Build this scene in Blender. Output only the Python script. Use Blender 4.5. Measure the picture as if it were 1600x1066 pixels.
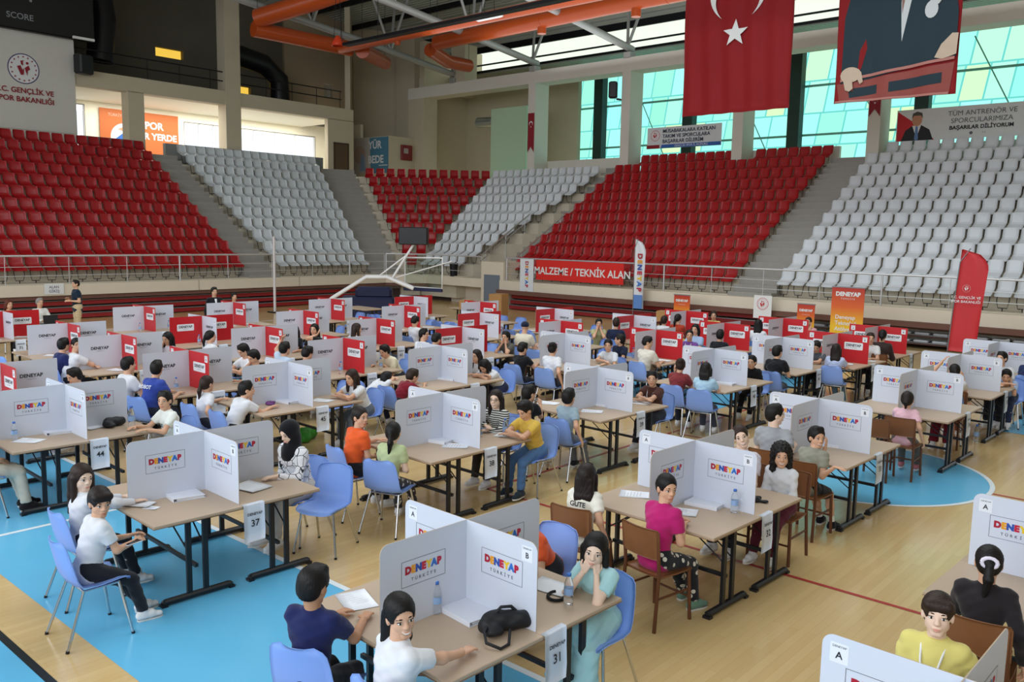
import bpy, math, random
import numpy as np
from mathutils import Vector, Matrix
for _o in list(bpy.data.objects): bpy.data.objects.remove(_o, do_unlink=True)
SC=bpy.context.scene; COL=SC.collection; R=math.radians; PI=math.pi
# ---- camera (world: x along the right-hand hall axis, y along the left-hand one) ----
F_PX=1338.4; YAW=0.72338; PITCH=0.125119; ROLL=0.018647; EYE=3.184
def camera():
    c,s=math.cos(PITCH),math.sin(PITCH)
    fw=(0,c,-s); ri=(1,0,0); up=(0,s,c)
    cr,sr=math.cos(ROLL),math.sin(ROLL)
    r2=[ri[i]*cr+up[i]*sr for i in range(3)]; u2=[up[i]*cr-ri[i]*sr for i in range(3)]
    sa,ca=math.sin(YAW),math.cos(YAW)
    W=lambda p:Vector((p[0]*sa+p[1]*ca,-p[0]*ca+p[1]*sa,p[2]))
    x,y,z=W(r2),W(u2),-W(fw)
    cam=bpy.data.cameras.new('camera'); o=bpy.data.objects.new('camera',cam); COL.objects.link(o)
    o.matrix_world=Matrix(((x.x,y.x,z.x,0),(x.y,y.y,z.y,0),(x.z,y.z,z.z,EYE),(0,0,0,1)))
    cam.sensor_width=36; cam.lens=F_PX/1600*36; cam.clip_end=400; cam.clip_start=.05
    SC.camera=o
camera()
# ---- sky, assumed or added lights and exposure ----
SC.view_settings.view_transform='Standard'; SC.view_settings.look='None'
SC.view_settings.exposure=0.0; SC.view_settings.gamma=1
SC.view_settings.use_curve_mapping=False
wd=bpy.data.worlds.new('sky'); SC.world=wd; wd.use_nodes=True
bg=wd.node_tree.nodes['Background']; bg.inputs[0].default_value=(.93,.97,1,1); bg.inputs[1].default_value=1.35
SC.cycles.max_bounces=6; SC.cycles.transparent_max_bounces=12; SC.cycles.use_denoising=True
def area(name,loc,tgt,sx,sy,power,col=(1,1,1)):
    l=bpy.data.lights.new(name,'AREA'); l.shape='RECTANGLE'; l.size=sx; l.size_y=sy; l.energy=power; l.color=col
    o=bpy.data.objects.new(name,l); COL.objects.link(o); o.location=loc
    o.rotation_euler=(Vector(tgt)-Vector(loc)).to_track_quat('-Z','Y').to_euler()
    return o
area('window_daylight',(-7,8,7.5),(14,8,1),34,7,2300,(.86,.93,1))  # assumed daylight from the camera side, out of view; no window is modelled there
area('hall_lamps',(13,10,13.7),(13,10,0),14,18,1900,(.92,.97,1))  # assumed broad light over the court, no fittings built for it
area('hall_uplights',(24,16,11.4),(24,16,20),22,26,1900,(.95,.98,1))  # added fill aimed upwards to brighten the roof deck, not real fittings
area('corridor_lamps',(25,43.2,9.38),(25,43.2,0),13,3,800,(1,.99,.93))  # added fill from above, since window daylight leaves the corridor too dim
# ---- helpers ----
def tag(o,label=None,cat=None,group=None,kind=None):
    if label: o['label']=label
    if cat: o['category']=cat
    if group: o['group']=group
    if kind: o['kind']=kind
    return o
def thing(name,label,cat,loc=(0,0,0),rz=0,group=None):
    o=bpy.data.objects.new(name,None); COL.objects.link(o); o.empty_display_size=.1
    o.location=loc; o.rotation_euler=(0,0,rz); return tag(o,label,cat,group)
def copy_tree(o,parent=None):
    c=o.copy(); COL.objects.link(c)
    if parent: c.parent=parent
    for ch in list(o.children): copy_tree(ch,c)
    return c
_M={}
def mat(name,col,rough=.5,metal=0,spec=.5,var=.06,scale=6,trans=0,ior=1.45,coat=0,alpha=1,sheen=0,bump=0):
    if name in _M: return _M[name]
    m=bpy.data.materials.new(name); m.use_nodes=True; nt=m.node_tree; b=nt.nodes['Principled BSDF']
    c=tuple(col)+(1,)
    b.inputs['Roughness'].default_value=rough; b.inputs['Metallic'].default_value=metal
    b.inputs['Specular IOR Level'].default_value=spec; b.inputs['IOR'].default_value=ior
    b.inputs['Transmission Weight'].default_value=trans; b.inputs['Coat Weight'].default_value=coat
    b.inputs['Alpha'].default_value=alpha; b.inputs['Sheen Weight'].default_value=sheen
    b.inputs['Base Color'].default_value=c
    if var:
        tc=nt.nodes.new('ShaderNodeTexCoord'); n=nt.nodes.new('ShaderNodeTexNoise'); n.inputs['Scale'].default_value=scale
        n.inputs['Detail'].default_value=3
        mx=nt.nodes.new('ShaderNodeMix'); mx.data_type='RGBA'
        mx.inputs[6].default_value=tuple(max(0,x*(1-var)) for x in col)+(1,); mx.inputs[7].default_value=tuple(min(1,x*(1+var)) for x in col)+(1,)
        nt.links.new(tc.outputs['Object'],n.inputs['Vector']); nt.links.new(n.outputs['Fac'],mx.inputs[0]); nt.links.new(mx.outputs[2],b.inputs['Base Color'])
        if bump:
            bp=nt.nodes.new('ShaderNodeBump'); bp.inputs['Strength'].default_value=bump; bp.inputs['Distance'].default_value=.01
            nt.links.new(n.outputs['Fac'],bp.inputs['Height']); nt.links.new(bp.outputs[0],b.inputs['Normal'])
    _M[name]=m; return m
def rgb(h):
    v=[int(h[i:i+2],16)/255 for i in (0,2,4)]
    return tuple(x/12.92 if x<=.04045 else ((x+.055)/1.055)**2.4 for x in v)
class MB:
    """collects faces for one mesh; mi = material slot"""
    def __init__(s): s.v=[]; s.f=[]; s.m=[]; s.sm=[]
    def add(s,vs,fs,mi=0,smooth=False):
        b=len(s.v); s.v+= [tuple(p) for p in vs]
        for f in fs: s.f.append([i+b for i in f]); s.m.append(mi); s.sm.append(smooth)
        return s
    def box(s,c,d,mi=0,rz=0,ry=0,rx=0,ch=0):
        hx,hy,hz=d[0]/2,d[1]/2,d[2]/2
        M=Matrix.Translation(Vector(c))@Matrix.Rotation(rz,4,'Z')@Matrix.Rotation(ry,4,'Y')@Matrix.Rotation(rx,4,'X')
        if ch:
            vs=[];ch=min(ch,hx*.9,hy*.9,hz*.9)
            for z,i in ((-hz,ch),(-hz+ch,0),(hz-ch,0),(hz,ch)):
                x,y=hx-i,hy-i; k=ch
                vs+=[(x,-y+k,z),(x,y-k,z),(x-k,y,z),(-x+k,y,z),(-x,y-k,z),(-x,-y+k,z),(-x+k,-y,z),(x-k,-y,z)]
            fs=[[7-i for i in range(8)],[24+i for i in range(8)]]
            for l in range(3):
                for i in range(8): j=(i+1)%8; fs.append([l*8+i,l*8+j,l*8+8+j,l*8+8+i])
        else:
            vs=[(x,y,z) for x in (-hx,hx) for y in (-hy,hy) for z in (-hz,hz)]
            fs=[(0,1,3,2),(4,6,7,5),(0,4,5,1),(2,3,7,6),(0,2,6,4),(1,5,7,3)]
        return s.add([M@Vector(v) for v in vs],fs,mi)
    def tube(s,pts,r,n=8,mi=0,cap=True,smooth=True):
        P=[Vector(p) for p in pts]; k=len(P); rs=r if hasattr(r,'__len__') else [r]*k
        vs=[];fs=[]; prev=None
        for i in range(k):
            d=(P[min(i+1,k-1)]-P[max(i-1,0)]).normalized()
            if prev is None:
                a=d.cross(Vector((0,0,1)) if abs(d.z)<.9 else Vector((1,0,0))).normalized()
            else: a=(prev-d*prev.dot(d)).normalized()
            prev=a; b=d.cross(a)
            for j in range(n):
                t=2*PI*j/n+PI/n; vs.append(P[i]+(a*math.cos(t)+b*math.sin(t))*rs[i])
        for i in range(k-1):
            for j in range(n):
                q=(j+1)%n; fs.append((i*n+j,i*n+q,(i+1)*n+q,(i+1)*n+j))
        s.add(vs,fs,mi,smooth)
        if cap: s.add(vs[:n][::-1]+vs[-n:],[list(range(n)),list(range(n,2*n))],mi)
        return s
    def prism(s,poly,z0,z1,mi=0,M=None):
        n=len(poly); vs=[(x,y,z0) for x,y in poly]+[(x,y,z1) for x,y in poly]
        if M is not None: vs=[M@Vector(v) for v in vs]
        fs=[list(range(n))[::-1],list(range(n,2*n))]+[(i,(i+1)%n,n+(i+1)%n,n+i) for i in range(n)]
        return s.add(vs,fs,mi)
    def poly(s,pts,mi=0): return s.add(pts,[list(range(len(pts)))],mi)
    def lathe(s,prof,c=(0,0,0),n=16,mi=0,smooth=True):
        vs=[];fs=[]
        for r,z in prof:
            for j in range(n): t=2*PI*j/n; vs.append((c[0]+r*math.cos(t),c[1]+r*math.sin(t),c[2]+z))
        for i in range(len(prof)-1):
            for j in range(n): q=(j+1)%n; fs.append((i*n+j,i*n+q,(i+1)*n+q,(i+1)*n+j))
        return s.add(vs,fs,mi,smooth)
    def ball(s,c,r,nu=10,nv=7,mi=0,M=None):
        rr=r if hasattr(r,'__len__') else (r,r,r); vs=[];fs=[]
        for i in range(nv+1):
            a=PI*i/nv
            for j in range(nu):
                t=2*PI*j/nu; v=Vector((rr[0]*math.sin(a)*math.cos(t),rr[1]*math.sin(a)*math.sin(t),-rr[2]*math.cos(a)))
                vs.append((M@v if M is not None else v)+Vector(c))
        for i in range(nv):
            for j in range(nu): q=(j+1)%nu; fs.append((i*nu+j,i*nu+q,(i+1)*nu+q,(i+1)*nu+j))
        return s.add(vs,fs,mi,True)
    def grid(s,rows,mi=0,smooth=True,thick=0):
        """rows of points -> surface; thick: closed shell offset along the normals"""
        A=np.array([[tuple(p) for p in r] for r in rows],float); nr,nc=A.shape[:2]
        def faces(o,flip):
            F=[]
            for i in range(nr-1):
                for j in range(nc-1):
                    q=(o+i*nc+j,o+i*nc+j+1,o+(i+1)*nc+j+1,o+(i+1)*nc+j); F.append(q[::-1] if flip else q)
            return F
        if not thick: return s.add(A.reshape(-1,3).tolist(),faces(0,False),mi,smooth)
        N=np.cross(np.gradient(A,axis=0),np.gradient(A,axis=1)); N/=np.linalg.norm(N,axis=2,keepdims=True)+1e-9
        B=A+N*thick; n=nr*nc; F=faces(0,False)+faces(n,True)
        ring=[j for j in range(nc)]+[i*nc+nc-1 for i in range(1,nr)]+[(nr-1)*nc+j for j in range(nc-2,-1,-1)]+[i*nc for i in range(nr-2,0,-1)]
        for a,b in zip(ring,ring[1:]+ring[:1]): F.append((a,a+n,b+n,b)[::-1])
        return s.add(A.reshape(-1,3).tolist()+B.reshape(-1,3).tolist(),F,mi,smooth)
    def text(s,txt,M,size,mi=0,align='CENTER',bold=0.0,lift=0):
        vs,fs=text_geo(txt,bold,align)
        return s.add([M@Vector((x*size,y*size,lift)) for x,y in vs],fs,mi)
    def tri(s,V,F,mi=0): return s.add(V.tolist(),F.tolist(),mi,True)
    def mesh(s,name,mats):
        me=bpy.data.meshes.new(name); me.from_pydata(s.v,[],s.f)
        for m in mats: me.materials.append(m)
        me.polygons.foreach_set('material_index',s.m); me.polygons.foreach_set('use_smooth',s.sm); me.update(); return me
    def build(s,name,mats,parent=None,loc=None,rz=0):
        if not isinstance(mats,(list,tuple)): mats=[mats]
        o=bpy.data.objects.new(name,s.mesh(name,mats)); COL.objects.link(o)
        if parent: o.parent=parent
        if loc is not None: o.location=loc
        if rz: o.rotation_euler=(0,0,rz)
        return o
_T={}
def text_geo(txt,bold,align):
    k=(txt,bold,align)
    if k not in _T:
        c=bpy.data.curves.new('t','FONT'); c.body=txt; c.align_x=align; c.align_y='CENTER'; c.offset=bold; c.resolution_u=3; c.fill_mode='FRONT'
        o=bpy.data.objects.new('t',c); COL.objects.link(o)
        bpy.context.view_layer.update()
        me=bpy.data.meshes.new_from_object(o.evaluated_get(bpy.context.evaluated_depsgraph_get()))
        _T[k]=([(v.co.x,v.co.y) for v in me.vertices],[list(p.vertices) for p in me.polygons])
        bpy.data.objects.remove(o); bpy.data.curves.remove(c); bpy.data.meshes.remove(me)
    return _T[k]
def face_M(origin,right,up):
    """matrix whose x axis runs along right, y along up, z out of the face"""
    r=Vector(right).normalized(); u=Vector(up).normalized(); n=r.cross(u)
    return Matrix(((r.x,u.x,n.x,origin[0]),(r.y,u.y,n.y,origin[1]),(r.z,u.z,n.z,origin[2]),(0,0,0,1)))
def struct(name,mb,mats,label=None,cat=None):
    o=mb.build(name,mats); o['kind']='structure'
    if label: o['label']=label
    if cat: o['category']=cat
    return o
# ---- people: bodies and clothes are grown as smooth implicit surfaces ----
def surface_nets(D,org,h):
    S=D<0
    nx,ny,nz=D.shape
    c=S[:-1,:-1,:-1].astype(np.int8)
    cs=sum(S[i:nx-1+i,j:ny-1+j,k:nz-1+k].astype(np.int8) for i in (0,1) for j in (0,1) for k in (0,1))
    act=(cs>0)&(cs<8); idx=-np.ones(act.shape,np.int64); I=np.argwhere(act); idx[act]=np.arange(len(I))
    acc=np.zeros((len(I),3)); cnt=np.zeros(len(I))
    x,y,z=I.T
    cor=[(i,j,k) for i in (0,1) for j in (0,1) for k in (0,1)]
    for a in range(8):
        for ax in range(3):
            if cor[a][ax]: continue
            b=list(cor[a]); b[ax]=1
            va=D[x+cor[a][0],y+cor[a][1],z+cor[a][2]]; vb=D[x+b[0],y+b[1],z+b[2]]
            m=(va<0)!=(vb<0); t=np.zeros(len(I)); t[m]=va[m]/(va[m]-vb[m])
            p=np.tile(np.array(cor[a],float),(len(I),1)); p[:,ax]+=t
            acc[m]+=p[m]; cnt[m]+=1
    V=(I+acc/np.maximum(cnt,1)[:,None])*h+org
    F=[]
    for ax in range(3):
        o1,o2=[a for a in range(3) if a!=ax]
        sl=[slice(None)]*3; sl2=[slice(None)]*3; sl[ax]=slice(0,-1); sl2[ax]=slice(1,None)
        A=S[tuple(sl)]; B=S[tuple(sl2)]; E=np.argwhere(A!=B)
        E=E[(E[:,o1]>0)&(E[:,o2]>0)&(E[:,o1]<D.shape[o1]-1)&(E[:,o2]<D.shape[o2]-1)]
        if not len(E): continue
        q=[]
        for d1,d2 in ((1,1),(0,1),(0,0),(1,0)):
            e=E.copy(); e[:,o1]-=d1; e[:,o2]-=d2; q.append(idx[e[:,0],e[:,1],e[:,2]])
        Q=np.stack(q,1); inside=A[E[:,0],E[:,1],E[:,2]]
        flip=inside if ax!=1 else ~inside
        Q[~flip]=Q[~flip][:,::-1]; F.append(Q)
    return V,np.concatenate(F) if F else np.zeros((0,4),int)
V3=lambda *a:np.array(a,float)
def grow(prims,h,k=.02,noise=None):
    """prims: ('c',a,b,ra,rb) tapered limb / ('f',...) flat-ended / ('e',c,r[,Rm]) ellipsoid / ('-',...) cuts away"""
    bb=[]
    for p in prims:
        q=p[1:] if p[0]=='-' else p
        if p[0]=='-': continue
        if q[0] in 'cf': r=max(q[3],q[4]); bb+=[np.minimum(q[1],q[2])-r,np.maximum(q[1],q[2])+r]
        else: r=max(q[2]); bb+=[np.array(q[1])-r,np.array(q[1])+r]
    bb=np.array(bb); lo=bb.min(0)-2.5*h-k*.3; hi=bb.max(0)+2.5*h+k*.3
    n=np.ceil((hi-lo)/h).astype(int)+1
    D=np.full(n,.5,np.float32)
    ax=[lo[i]+h*np.arange(n[i]) for i in range(3)]
    for p in prims:
        cut=p[0]=='-'; q=p[1:] if cut else p
        kk=k
        if q[0] in 'cf': r=max(q[3],q[4]); l=np.minimum(q[1],q[2])-r; u=np.maximum(q[1],q[2])+r
        else: r=max(q[2]); l=np.array(q[1])-r; u=np.array(q[1])+r
        m=3*h+2*kk
        i0=np.maximum(((l-m-lo)/h).astype(int),0); i1=np.minimum(((u+m-lo)/h).astype(int)+2,n)
        if (i1<=i0).any(): continue
        X,Y,Z=np.meshgrid(*[ax[i][i0[i]:i1[i]] for i in range(3)],indexing='ij')
        P=np.stack([X,Y,Z],-1)
        if q[0]=='e':
            d=P-np.array(q[1]); rr=np.array(q[2],float)
            if len(q)>3: d=d@q[3]
            k0=np.sqrt(((d/rr)**2).sum(-1)); k1=np.sqrt(((d/rr**2)**2).sum(-1))+1e-9; d=k0*(k0-1)/k1
        else:
            a,b,ra,rb=q[1:5]; ba=b-a; L2=ba@ba+1e-12; pa=P-a; t=(pa@ba)/L2; tc=np.clip(t,0,1)
            w=np.sqrt(((pa-tc[...,None]*ba)**2).sum(-1))
            if q[0]=='c': d=w-(ra+(rb-ra)*tc)
            else:
                L=math.sqrt(L2); rad=np.sqrt(((pa-t[...,None]*ba)**2).sum(-1))-(ra+(rb-ra)*tc); cap=(np.abs(t-.5)-.5)*L
                d=np.maximum(rad,cap)
        s=tuple(slice(i0[i],i1[i]) for i in range(3)); O=D[s]
        if cut:
            D[s]=np.maximum(O,-d)
        else:
            hh=np.maximum(kk-np.abs(O-d),0)/kk
            D[s]=np.minimum(O,d)-hh*hh*kk*.25
    if noise is not None:
        G=np.stack(np.meshgrid(*ax,indexing='ij'),-1); near=np.abs(D)<3*h; D[near]+=noise(G[near])
    return surface_nets(D,lo,h)
def unit(v): v=np.array(v,float); return v/(np.linalg.norm(v)+1e-9)
def ik(a,t,l1,l2,hint):
    d=t-a; L=np.linalg.norm(d); mx=(l1+l2)*.995
    if L>mx: t=a+d/L*mx; d=t-a; L=mx
    L=max(L,abs(l1-l2)+.01); u=d/np.linalg.norm(d)
    x=(l1*l1-l2*l2+L*L)/(2*L); y=math.sqrt(max(l1*l1-x*x,0))
    hn=np.array(hint,float); hn=hn-u*(hn@u); hn=unit(hn)
    return a+u*x+hn*y,t
def rotm(yaw=0,pitch=0,roll=0):
    cy,sy=math.cos(yaw),math.sin(yaw); cp,sp=math.cos(pitch),math.sin(pitch); cr,sr=math.cos(roll),math.sin(roll)
    return np.array([[cy,-sy,0],[sy,cy,0],[0,0,1]])@np.array([[cp,0,sp],[0,1,0],[-sp,0,cp]])@np.array([[1,0,0],[0,cr,-sr],[0,sr,cr]])
SKIN={'a':'e0b69c','b':'d6a78a','c':'e9c8b2','d':'bf8e6e'}
HAIRC={'k':'120e0d','b':'1f1512','d':'2c1d16','r':'5a2a1c','g':'8d8883'}
def skin_mat(k): return mat('skin_'+k,rgb(SKIN[k]),.55,var=.05,scale=20,spec=.3)
def hair_mat(k):
    return mat('hair_'+k,rgb(HAIRC[k]),.55,var=.35,scale=60,spec=.35)
def cloth_mat(hexc,pat=None):
    nm='cloth_'+hexc+(pat or '')
    if nm in _M: return _M[nm]
    m=mat(nm,rgb(hexc),.85,var=.10,scale=9,spec=.2,sheen=.15,bump=.25)
    if pat:
        nt=m.node_tree; b=nt.nodes['Principled BSDF']; tc=nt.nodes.new('ShaderNodeTexCoord')
        if pat=='stripe':
            t=nt.nodes.new('ShaderNodeTexWave'); t.bands_direction='Z'; t.inputs['Scale'].default_value=12; th=.5
        elif pat=='flower':
            t=nt.nodes.new('ShaderNodeTexVoronoi'); t.inputs['Scale'].default_value=17; th=.33
        else:
            t=nt.nodes.new('ShaderNodeTexVoronoi'); t.feature='DISTANCE_TO_EDGE'; t.inputs['Scale'].default_value=12; th=.035
        rp=nt.nodes.new('ShaderNodeValToRGB'); rp.color_ramp.interpolation='CONSTANT'
        a,c=rgb(hexc),{'stripe':rgb('26262b'),'flower':rgb('d8d4c8'),'heart':rgb('33343c')}[pat]
        if pat in('flower','heart'): a,c=c,a
        rp.color_ramp.elements[0].color=a+(1,); rp.color_ramp.elements[1].color=c+(1,); rp.color_ramp.elements[1].position=th
        nt.links.new(tc.outputs['Object'],t.inputs['Vector']); nt.links.new(t.outputs[1] if pat=='stripe' else t.outputs['Distance'],rp.inputs[0]); nt.links.new(rp.outputs[0],b.inputs['Base Color'])
    return m
SEAT=.46
def person(label,x,y,face,lean=8,hy=None,hp=0,hr=0,s=.88,la='table',ra='table',pose='sit',top=('f0f0f2','tee'),bot=('20222a','long'),shoe='e8e8ea',
           hair=('k','short'),skin='b',lod=1,extra=(),legs=None,group=None,z0=0,cat='person',tw=0):
    """a seated or standing figure; local +x is the way the body faces. hy: head direction (degrees, world)"""
    root=thing('person',label,cat,(x,y,z0),R(face),group)
    H=(.009,.013,.019)[lod]; L=R(lean); sl,cl=math.sin(L),math.cos(L)
    sit=pose=='sit'
    pel=V3(0,0,SEAT+.085*s) if sit else V3(0,0,.86*s)
    upv=V3(sl,0,cl); fw=V3(cl,0,-sl); T=.46*s
    tw_=R(tw); sd=V3(-math.sin(tw_),math.cos(tw_),0)
    sh=pel+upv*T
    hl=L*(.75 if lean<35 else .9)
    hc=sh+V3(math.sin(hl),0,math.cos(hl))*.198*s
    hyaw=R((hy if hy is not None else face)-face); hyaw=(hyaw+PI)%(2*PI)-PI
    HR=rotm(hyaw,R(hp),R(hr)); hs=s*1.0 if s>.95 else .99
    hd=lambda *p:hc+HR@(np.array(p,float)*hs)
    S={}; E={}; Wr={}
    for n,sg in (('l',1),('r',-1)):
        S[n]=sh+sd*(sg*.150*s)-upv*.02*s
        c=la if n=='l' else ra
        hint=V3(-.5,sg*.42,-.75)
        if isinstance(c,(tuple,list)):
            t=V3(*c[:3]); 
            if len(c)>3: hint=V3(*c[3:6])
        elif c=='table': t=V3(.40,sg*.13,.775)+V3(sl*.15,0,0)
        elif c=='fold': t=V3(.36+sl*.2,-sg*.08,.785+.03*(n=='r')); hint=V3(.1,sg,-.2)
        elif c=='write': t=V3(.40,sg*.06,.78)
        elif c=='lap': t=V3(.27,sg*.07,.60)
        elif c=='side': t=V3(.02,sg*.25,pel[2]-.0); hint=V3(-1,sg*.3,0)
        elif c=='down': t=V3(.03,sg*.235*s,pel[2]-.06); hint=V3(-1,sg*.2,0)
        elif c=='cheek': t=hd(.045,sg*.085,-.10); hint=V3(.5,sg*.3,-1)
        elif c=='chin': t=hd(.075,sg*.045,-.135); hint=V3(.5,sg*.5,-1)
        elif c=='up': t=S[n]+V3(.12,sg*.05,.36*s); hint=V3(.3,sg,0)
        else: t=V3(.3,sg*.12,.7)
        E[n],Wr[n]=ik(S[n],t,.275*s,.245*s,hint)
    hip={};kn={};an={}
    for n,sg in (('l',1),('r',-1)):
        hip[n]=pel+V3(0,sg*.085*s,-.01)
        if sit:
            lg=(legs or {}).get(n,(.40 if s<.95 else .42,sg*.10,0.03))
            foot=V3(lg[0]*1.0,lg[1],.075+lg[2])
            kn[n],an[n]=ik(hip[n],foot,.42*s,.40*s,V3(1,0,.9))
        else:
            kn[n]=hip[n]+V3(.02,sg*.005,-.40*s); an[n]=V3(-.02,sg*.095*s,.075)
    # --- body ---
    B=[]
    c=lambda a,b,ra,rb:B.append(('c',a,b,ra*s,rb*s))
    c(pel+V3(0,.06*s,0),pel+V3(0,-.06*s,0),.105,.105); c(pel,pel+upv*.22*s,.115,.105); c(pel+upv*.22*s,sh-upv*.09*s,.11,.12)
    c(S['l']-sd*.03,S['r']+sd*.03,.062,.062)
    c(sh-upv*.03,hc-V3(0,0,.06*s)-fw*.02*s,.056,.05)
    for n in 'lr':
        c(S[n],E[n],.047,.038); c(E[n],Wr[n]+(E[n]-Wr[n])*.06,.037,.025)
        c(hip[n],kn[n],.082,.055); c(kn[n],kn[n]+(an[n]-kn[n])*.4,.053,.052); c(kn[n]+(an[n]-kn[n])*.4,an[n],.052,.034)
        c(an[n],an[n]+V3(.10*s,0,-.05),.030,.022)
    mb=MB()
    mb.tri(*grow(B,H,.025),0)
    # --- hands ---
    hh=(.0045,.008,.014)[lod]
    for n,sg in (('l',1),('r',-1)):
        w=Wr[n]; d=unit(w-E[n]); code=la if n=='l' else ra
        flat=code in('table','write','fold') or (isinstance(code,tuple) and .74<code[2]<.84)
        if flat: d=unit(V3(d[0],d[1],min(d[2],0)*.15)); nrm=V3(0,0,-1)
        elif code in('cheek','chin'):
            d=unit(unit(d)*.6+HR@V3(.05,-sg*.1,.9)*.6); nrm=unit(hc-w)
        else: nrm=unit(V3(0,-sg*.6,-.6))
        nrm=unit(nrm-d*(nrm@d)); si=np.cross(nrm,d)*sg   # towards the thumb
        if flat: si=unit(V3(-d[1],d[0],0))*(-sg)
        q=.95*s; Hn=[]
        kb=w+d*.078*q
        for off in (-.026,-.009,.009,.026): Hn.append(('c',w+si*off*.6*q,kb+si*off*q,.0145*q,.0115*q))
        if lod<2:
            curl=.35 if flat else (.8 if code in('lap','side','down') else .5)
            if code in ('chin',): curl=1.1
            for i,(off,ln) in enumerate(((-.029,.058),(-.010,.073),(.010,.078),(.028,.070))):
                b0=kb+si*off*q; 
                d1=unit(d*math.cos(curl*.5)+nrm*math.sin(curl*.5)+si*off*2.2); p1=b0+d1*ln*.5*q
                d2=unit(d*math.cos(curl*1.3)+nrm*math.sin(curl*1.3)+si*off*1.5); p2=p1+d2*ln*.5*q
                fr=(.0088 if lod==0 else .0095)*q
                Hn+= [('c',b0,p1,fr*1.08,fr),('c',p1,p2,fr,fr*.85)]
            t0=w+d*.022*q+si*.024*q; t1=t0+unit(d*.7+si*.75+nrm*.25)*.042*q; t2=t1+unit(d+si*.15+nrm*.3)*.032*q
            Hn+= [('c',t0,t1,.0135*q,.0105*q),('c',t1,t2,.0105*q,.0085*q)]
        else:
            Hn.append(('c',kb,kb+unit(d+nrm*.4)*.06*q,.024*q,.014*q))
            Hn.append(('c',w+d*.02+si*.02,w+d*.05+si*.05,.012*q,.009*q))
        mb.tri(*grow(Hn,hh,.006 if lod==0 else .008),0)
    # --- head ---
    e=lambda cc,rr:('e',hd(*cc),np.array(rr)*hs,HR)
    cc=lambda a,b,ra,rb:('c',hd(*a),hd(*b),ra*hs,rb*hs)
    Hd=[e((-.012,0,.030),(.094,.075,.086)),e((.014,0,-.032),(.070,.060,.080)),cc((.050,-.012,-.092),(.050,.012,-.092),.021,.021),
        cc((.042,.030,-.028),(.015,.040,-.055),.025,.022),cc((.042,-.030,-.028),(.015,-.040,-.055),.025,.022),
        cc((.070,-.03,.022),(.070,.03,.022),.016,.016)]
    # neck up to the skull
    Hd.append(('c',hd(-.02,0,-.05),sh+upv*.03*s-fw*.005,.050*hs,.054*s))
    if lod<2:
        Hd+= [cc((.080,0,.012),(.096,0,-.022),.008,.0115),cc((.088,.009,-.026),(.088,-.009,-.026),.008,.008),
              e((.078,0,-.058),(.011,.022,.013)),e((-.006,.075,-.008),(.020,.010,.030)),e((-.006,-.075,-.008),(.020,.010,.030)),
              ('-',)+e((.092,.031,.002),(.014,.016,.011)),('-',)+e((.092,-.031,.002),(.014,.016,.011))]
    else: Hd+= [cc((.080,0,.01),(.094,0,-.02),.010,.013)]
    mb.tri(*grow(Hd,(.0045,.008,.012)[lod],.014),0)
    # eyes, brows and lips belong to the same mesh
    M3=Matrix([list(r) for r in HR])
    for sg in (1,-1):
        mb.ball(hd(.073,sg*.031,.002),np.array((.0115,.0145,.0085))*hs,8,6,1,M3)
        mb.ball(hd(.0815,sg*.031,.002),np.array((.004,.0062,.0072))*hs,8,6,2,M3)
        mb.tube([hd(.078,sg*.014,.010),hd(.0855,sg*.030,.0125),hd(.072,sg*.048,.006)],.0022*hs,5,2)
        mb.tube([hd(.083,sg*.013,.024),hd(.086,sg*.028,.029),hd(.072,sg*.049,.025)],[.0035*hs,.0042*hs,.002*hs],5,3)
    smile='smile' in extra
    z1=.008 if smile else 0
    mb.tube([hd(.074,.027,-.056+z1),hd(.086,.012,-.058),hd(.0885,0,-.0575),hd(.086,-.012,-.058),hd(.074,-.027,-.056+z1)],[.002*hs,.0045*hs,.0045*hs,.0045*hs,.002*hs],6,4)
    mb.tube([hd(.074,.024,-.059+z1),hd(.085,.011,-.066),hd(.087,0,-.067),hd(.085,-.011,-.066),hd(.074,-.024,-.059+z1)],[.002*hs,.005*hs,.0058*hs,.005*hs,.002*hs],6,4)
    if smile: mb.tube([hd(.0765,.025,-.0575+z1),hd(.0885,.012,-.0615),hd(.0915,0,-.062),hd(.0885,-.012,-.0615),hd(.0765,-.025,-.0575+z1)],[.002*hs,.0048*hs,.0052*hs,.0048*hs,.002*hs],6,1)
    mb.build('body',[skin_mat(skin),mat('eye_white',(.75,.73,.70),.3,var=0),mat('iris',(.018,.011,.008),.2,var=0),hair_mat(hair[0]),mat('lips_'+skin,tuple(q*f for q,f in zip(rgb(SKIN[skin]),(.85,.55,.55))),.45,var=0)],root)
    # --- hair ---
    hk,st=hair; hm=hair_mat(hk)
    rnd=random.Random(label)
    ph=rnd.random()*6
    hn=(lambda P:.0022*np.sin(P[:,0]*310+ph)*np.sin(P[:,1]*290+P[:,2]*60)) if lod==0 else None
    if st=='curly': hn=lambda P:.010*np.sin(P[:,0]*110+ph)*np.sin(P[:,1]*120)*np.sin(P[:,2]*95)
    cap=[e((-.016,0,.036),(.104,.087,.094)),e((-.045,0,-.005),(.074,.080,.085))]
    face_cut=('-',)+e((.108,0,-.028),(.088,.084,.098))
    low=[]
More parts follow.
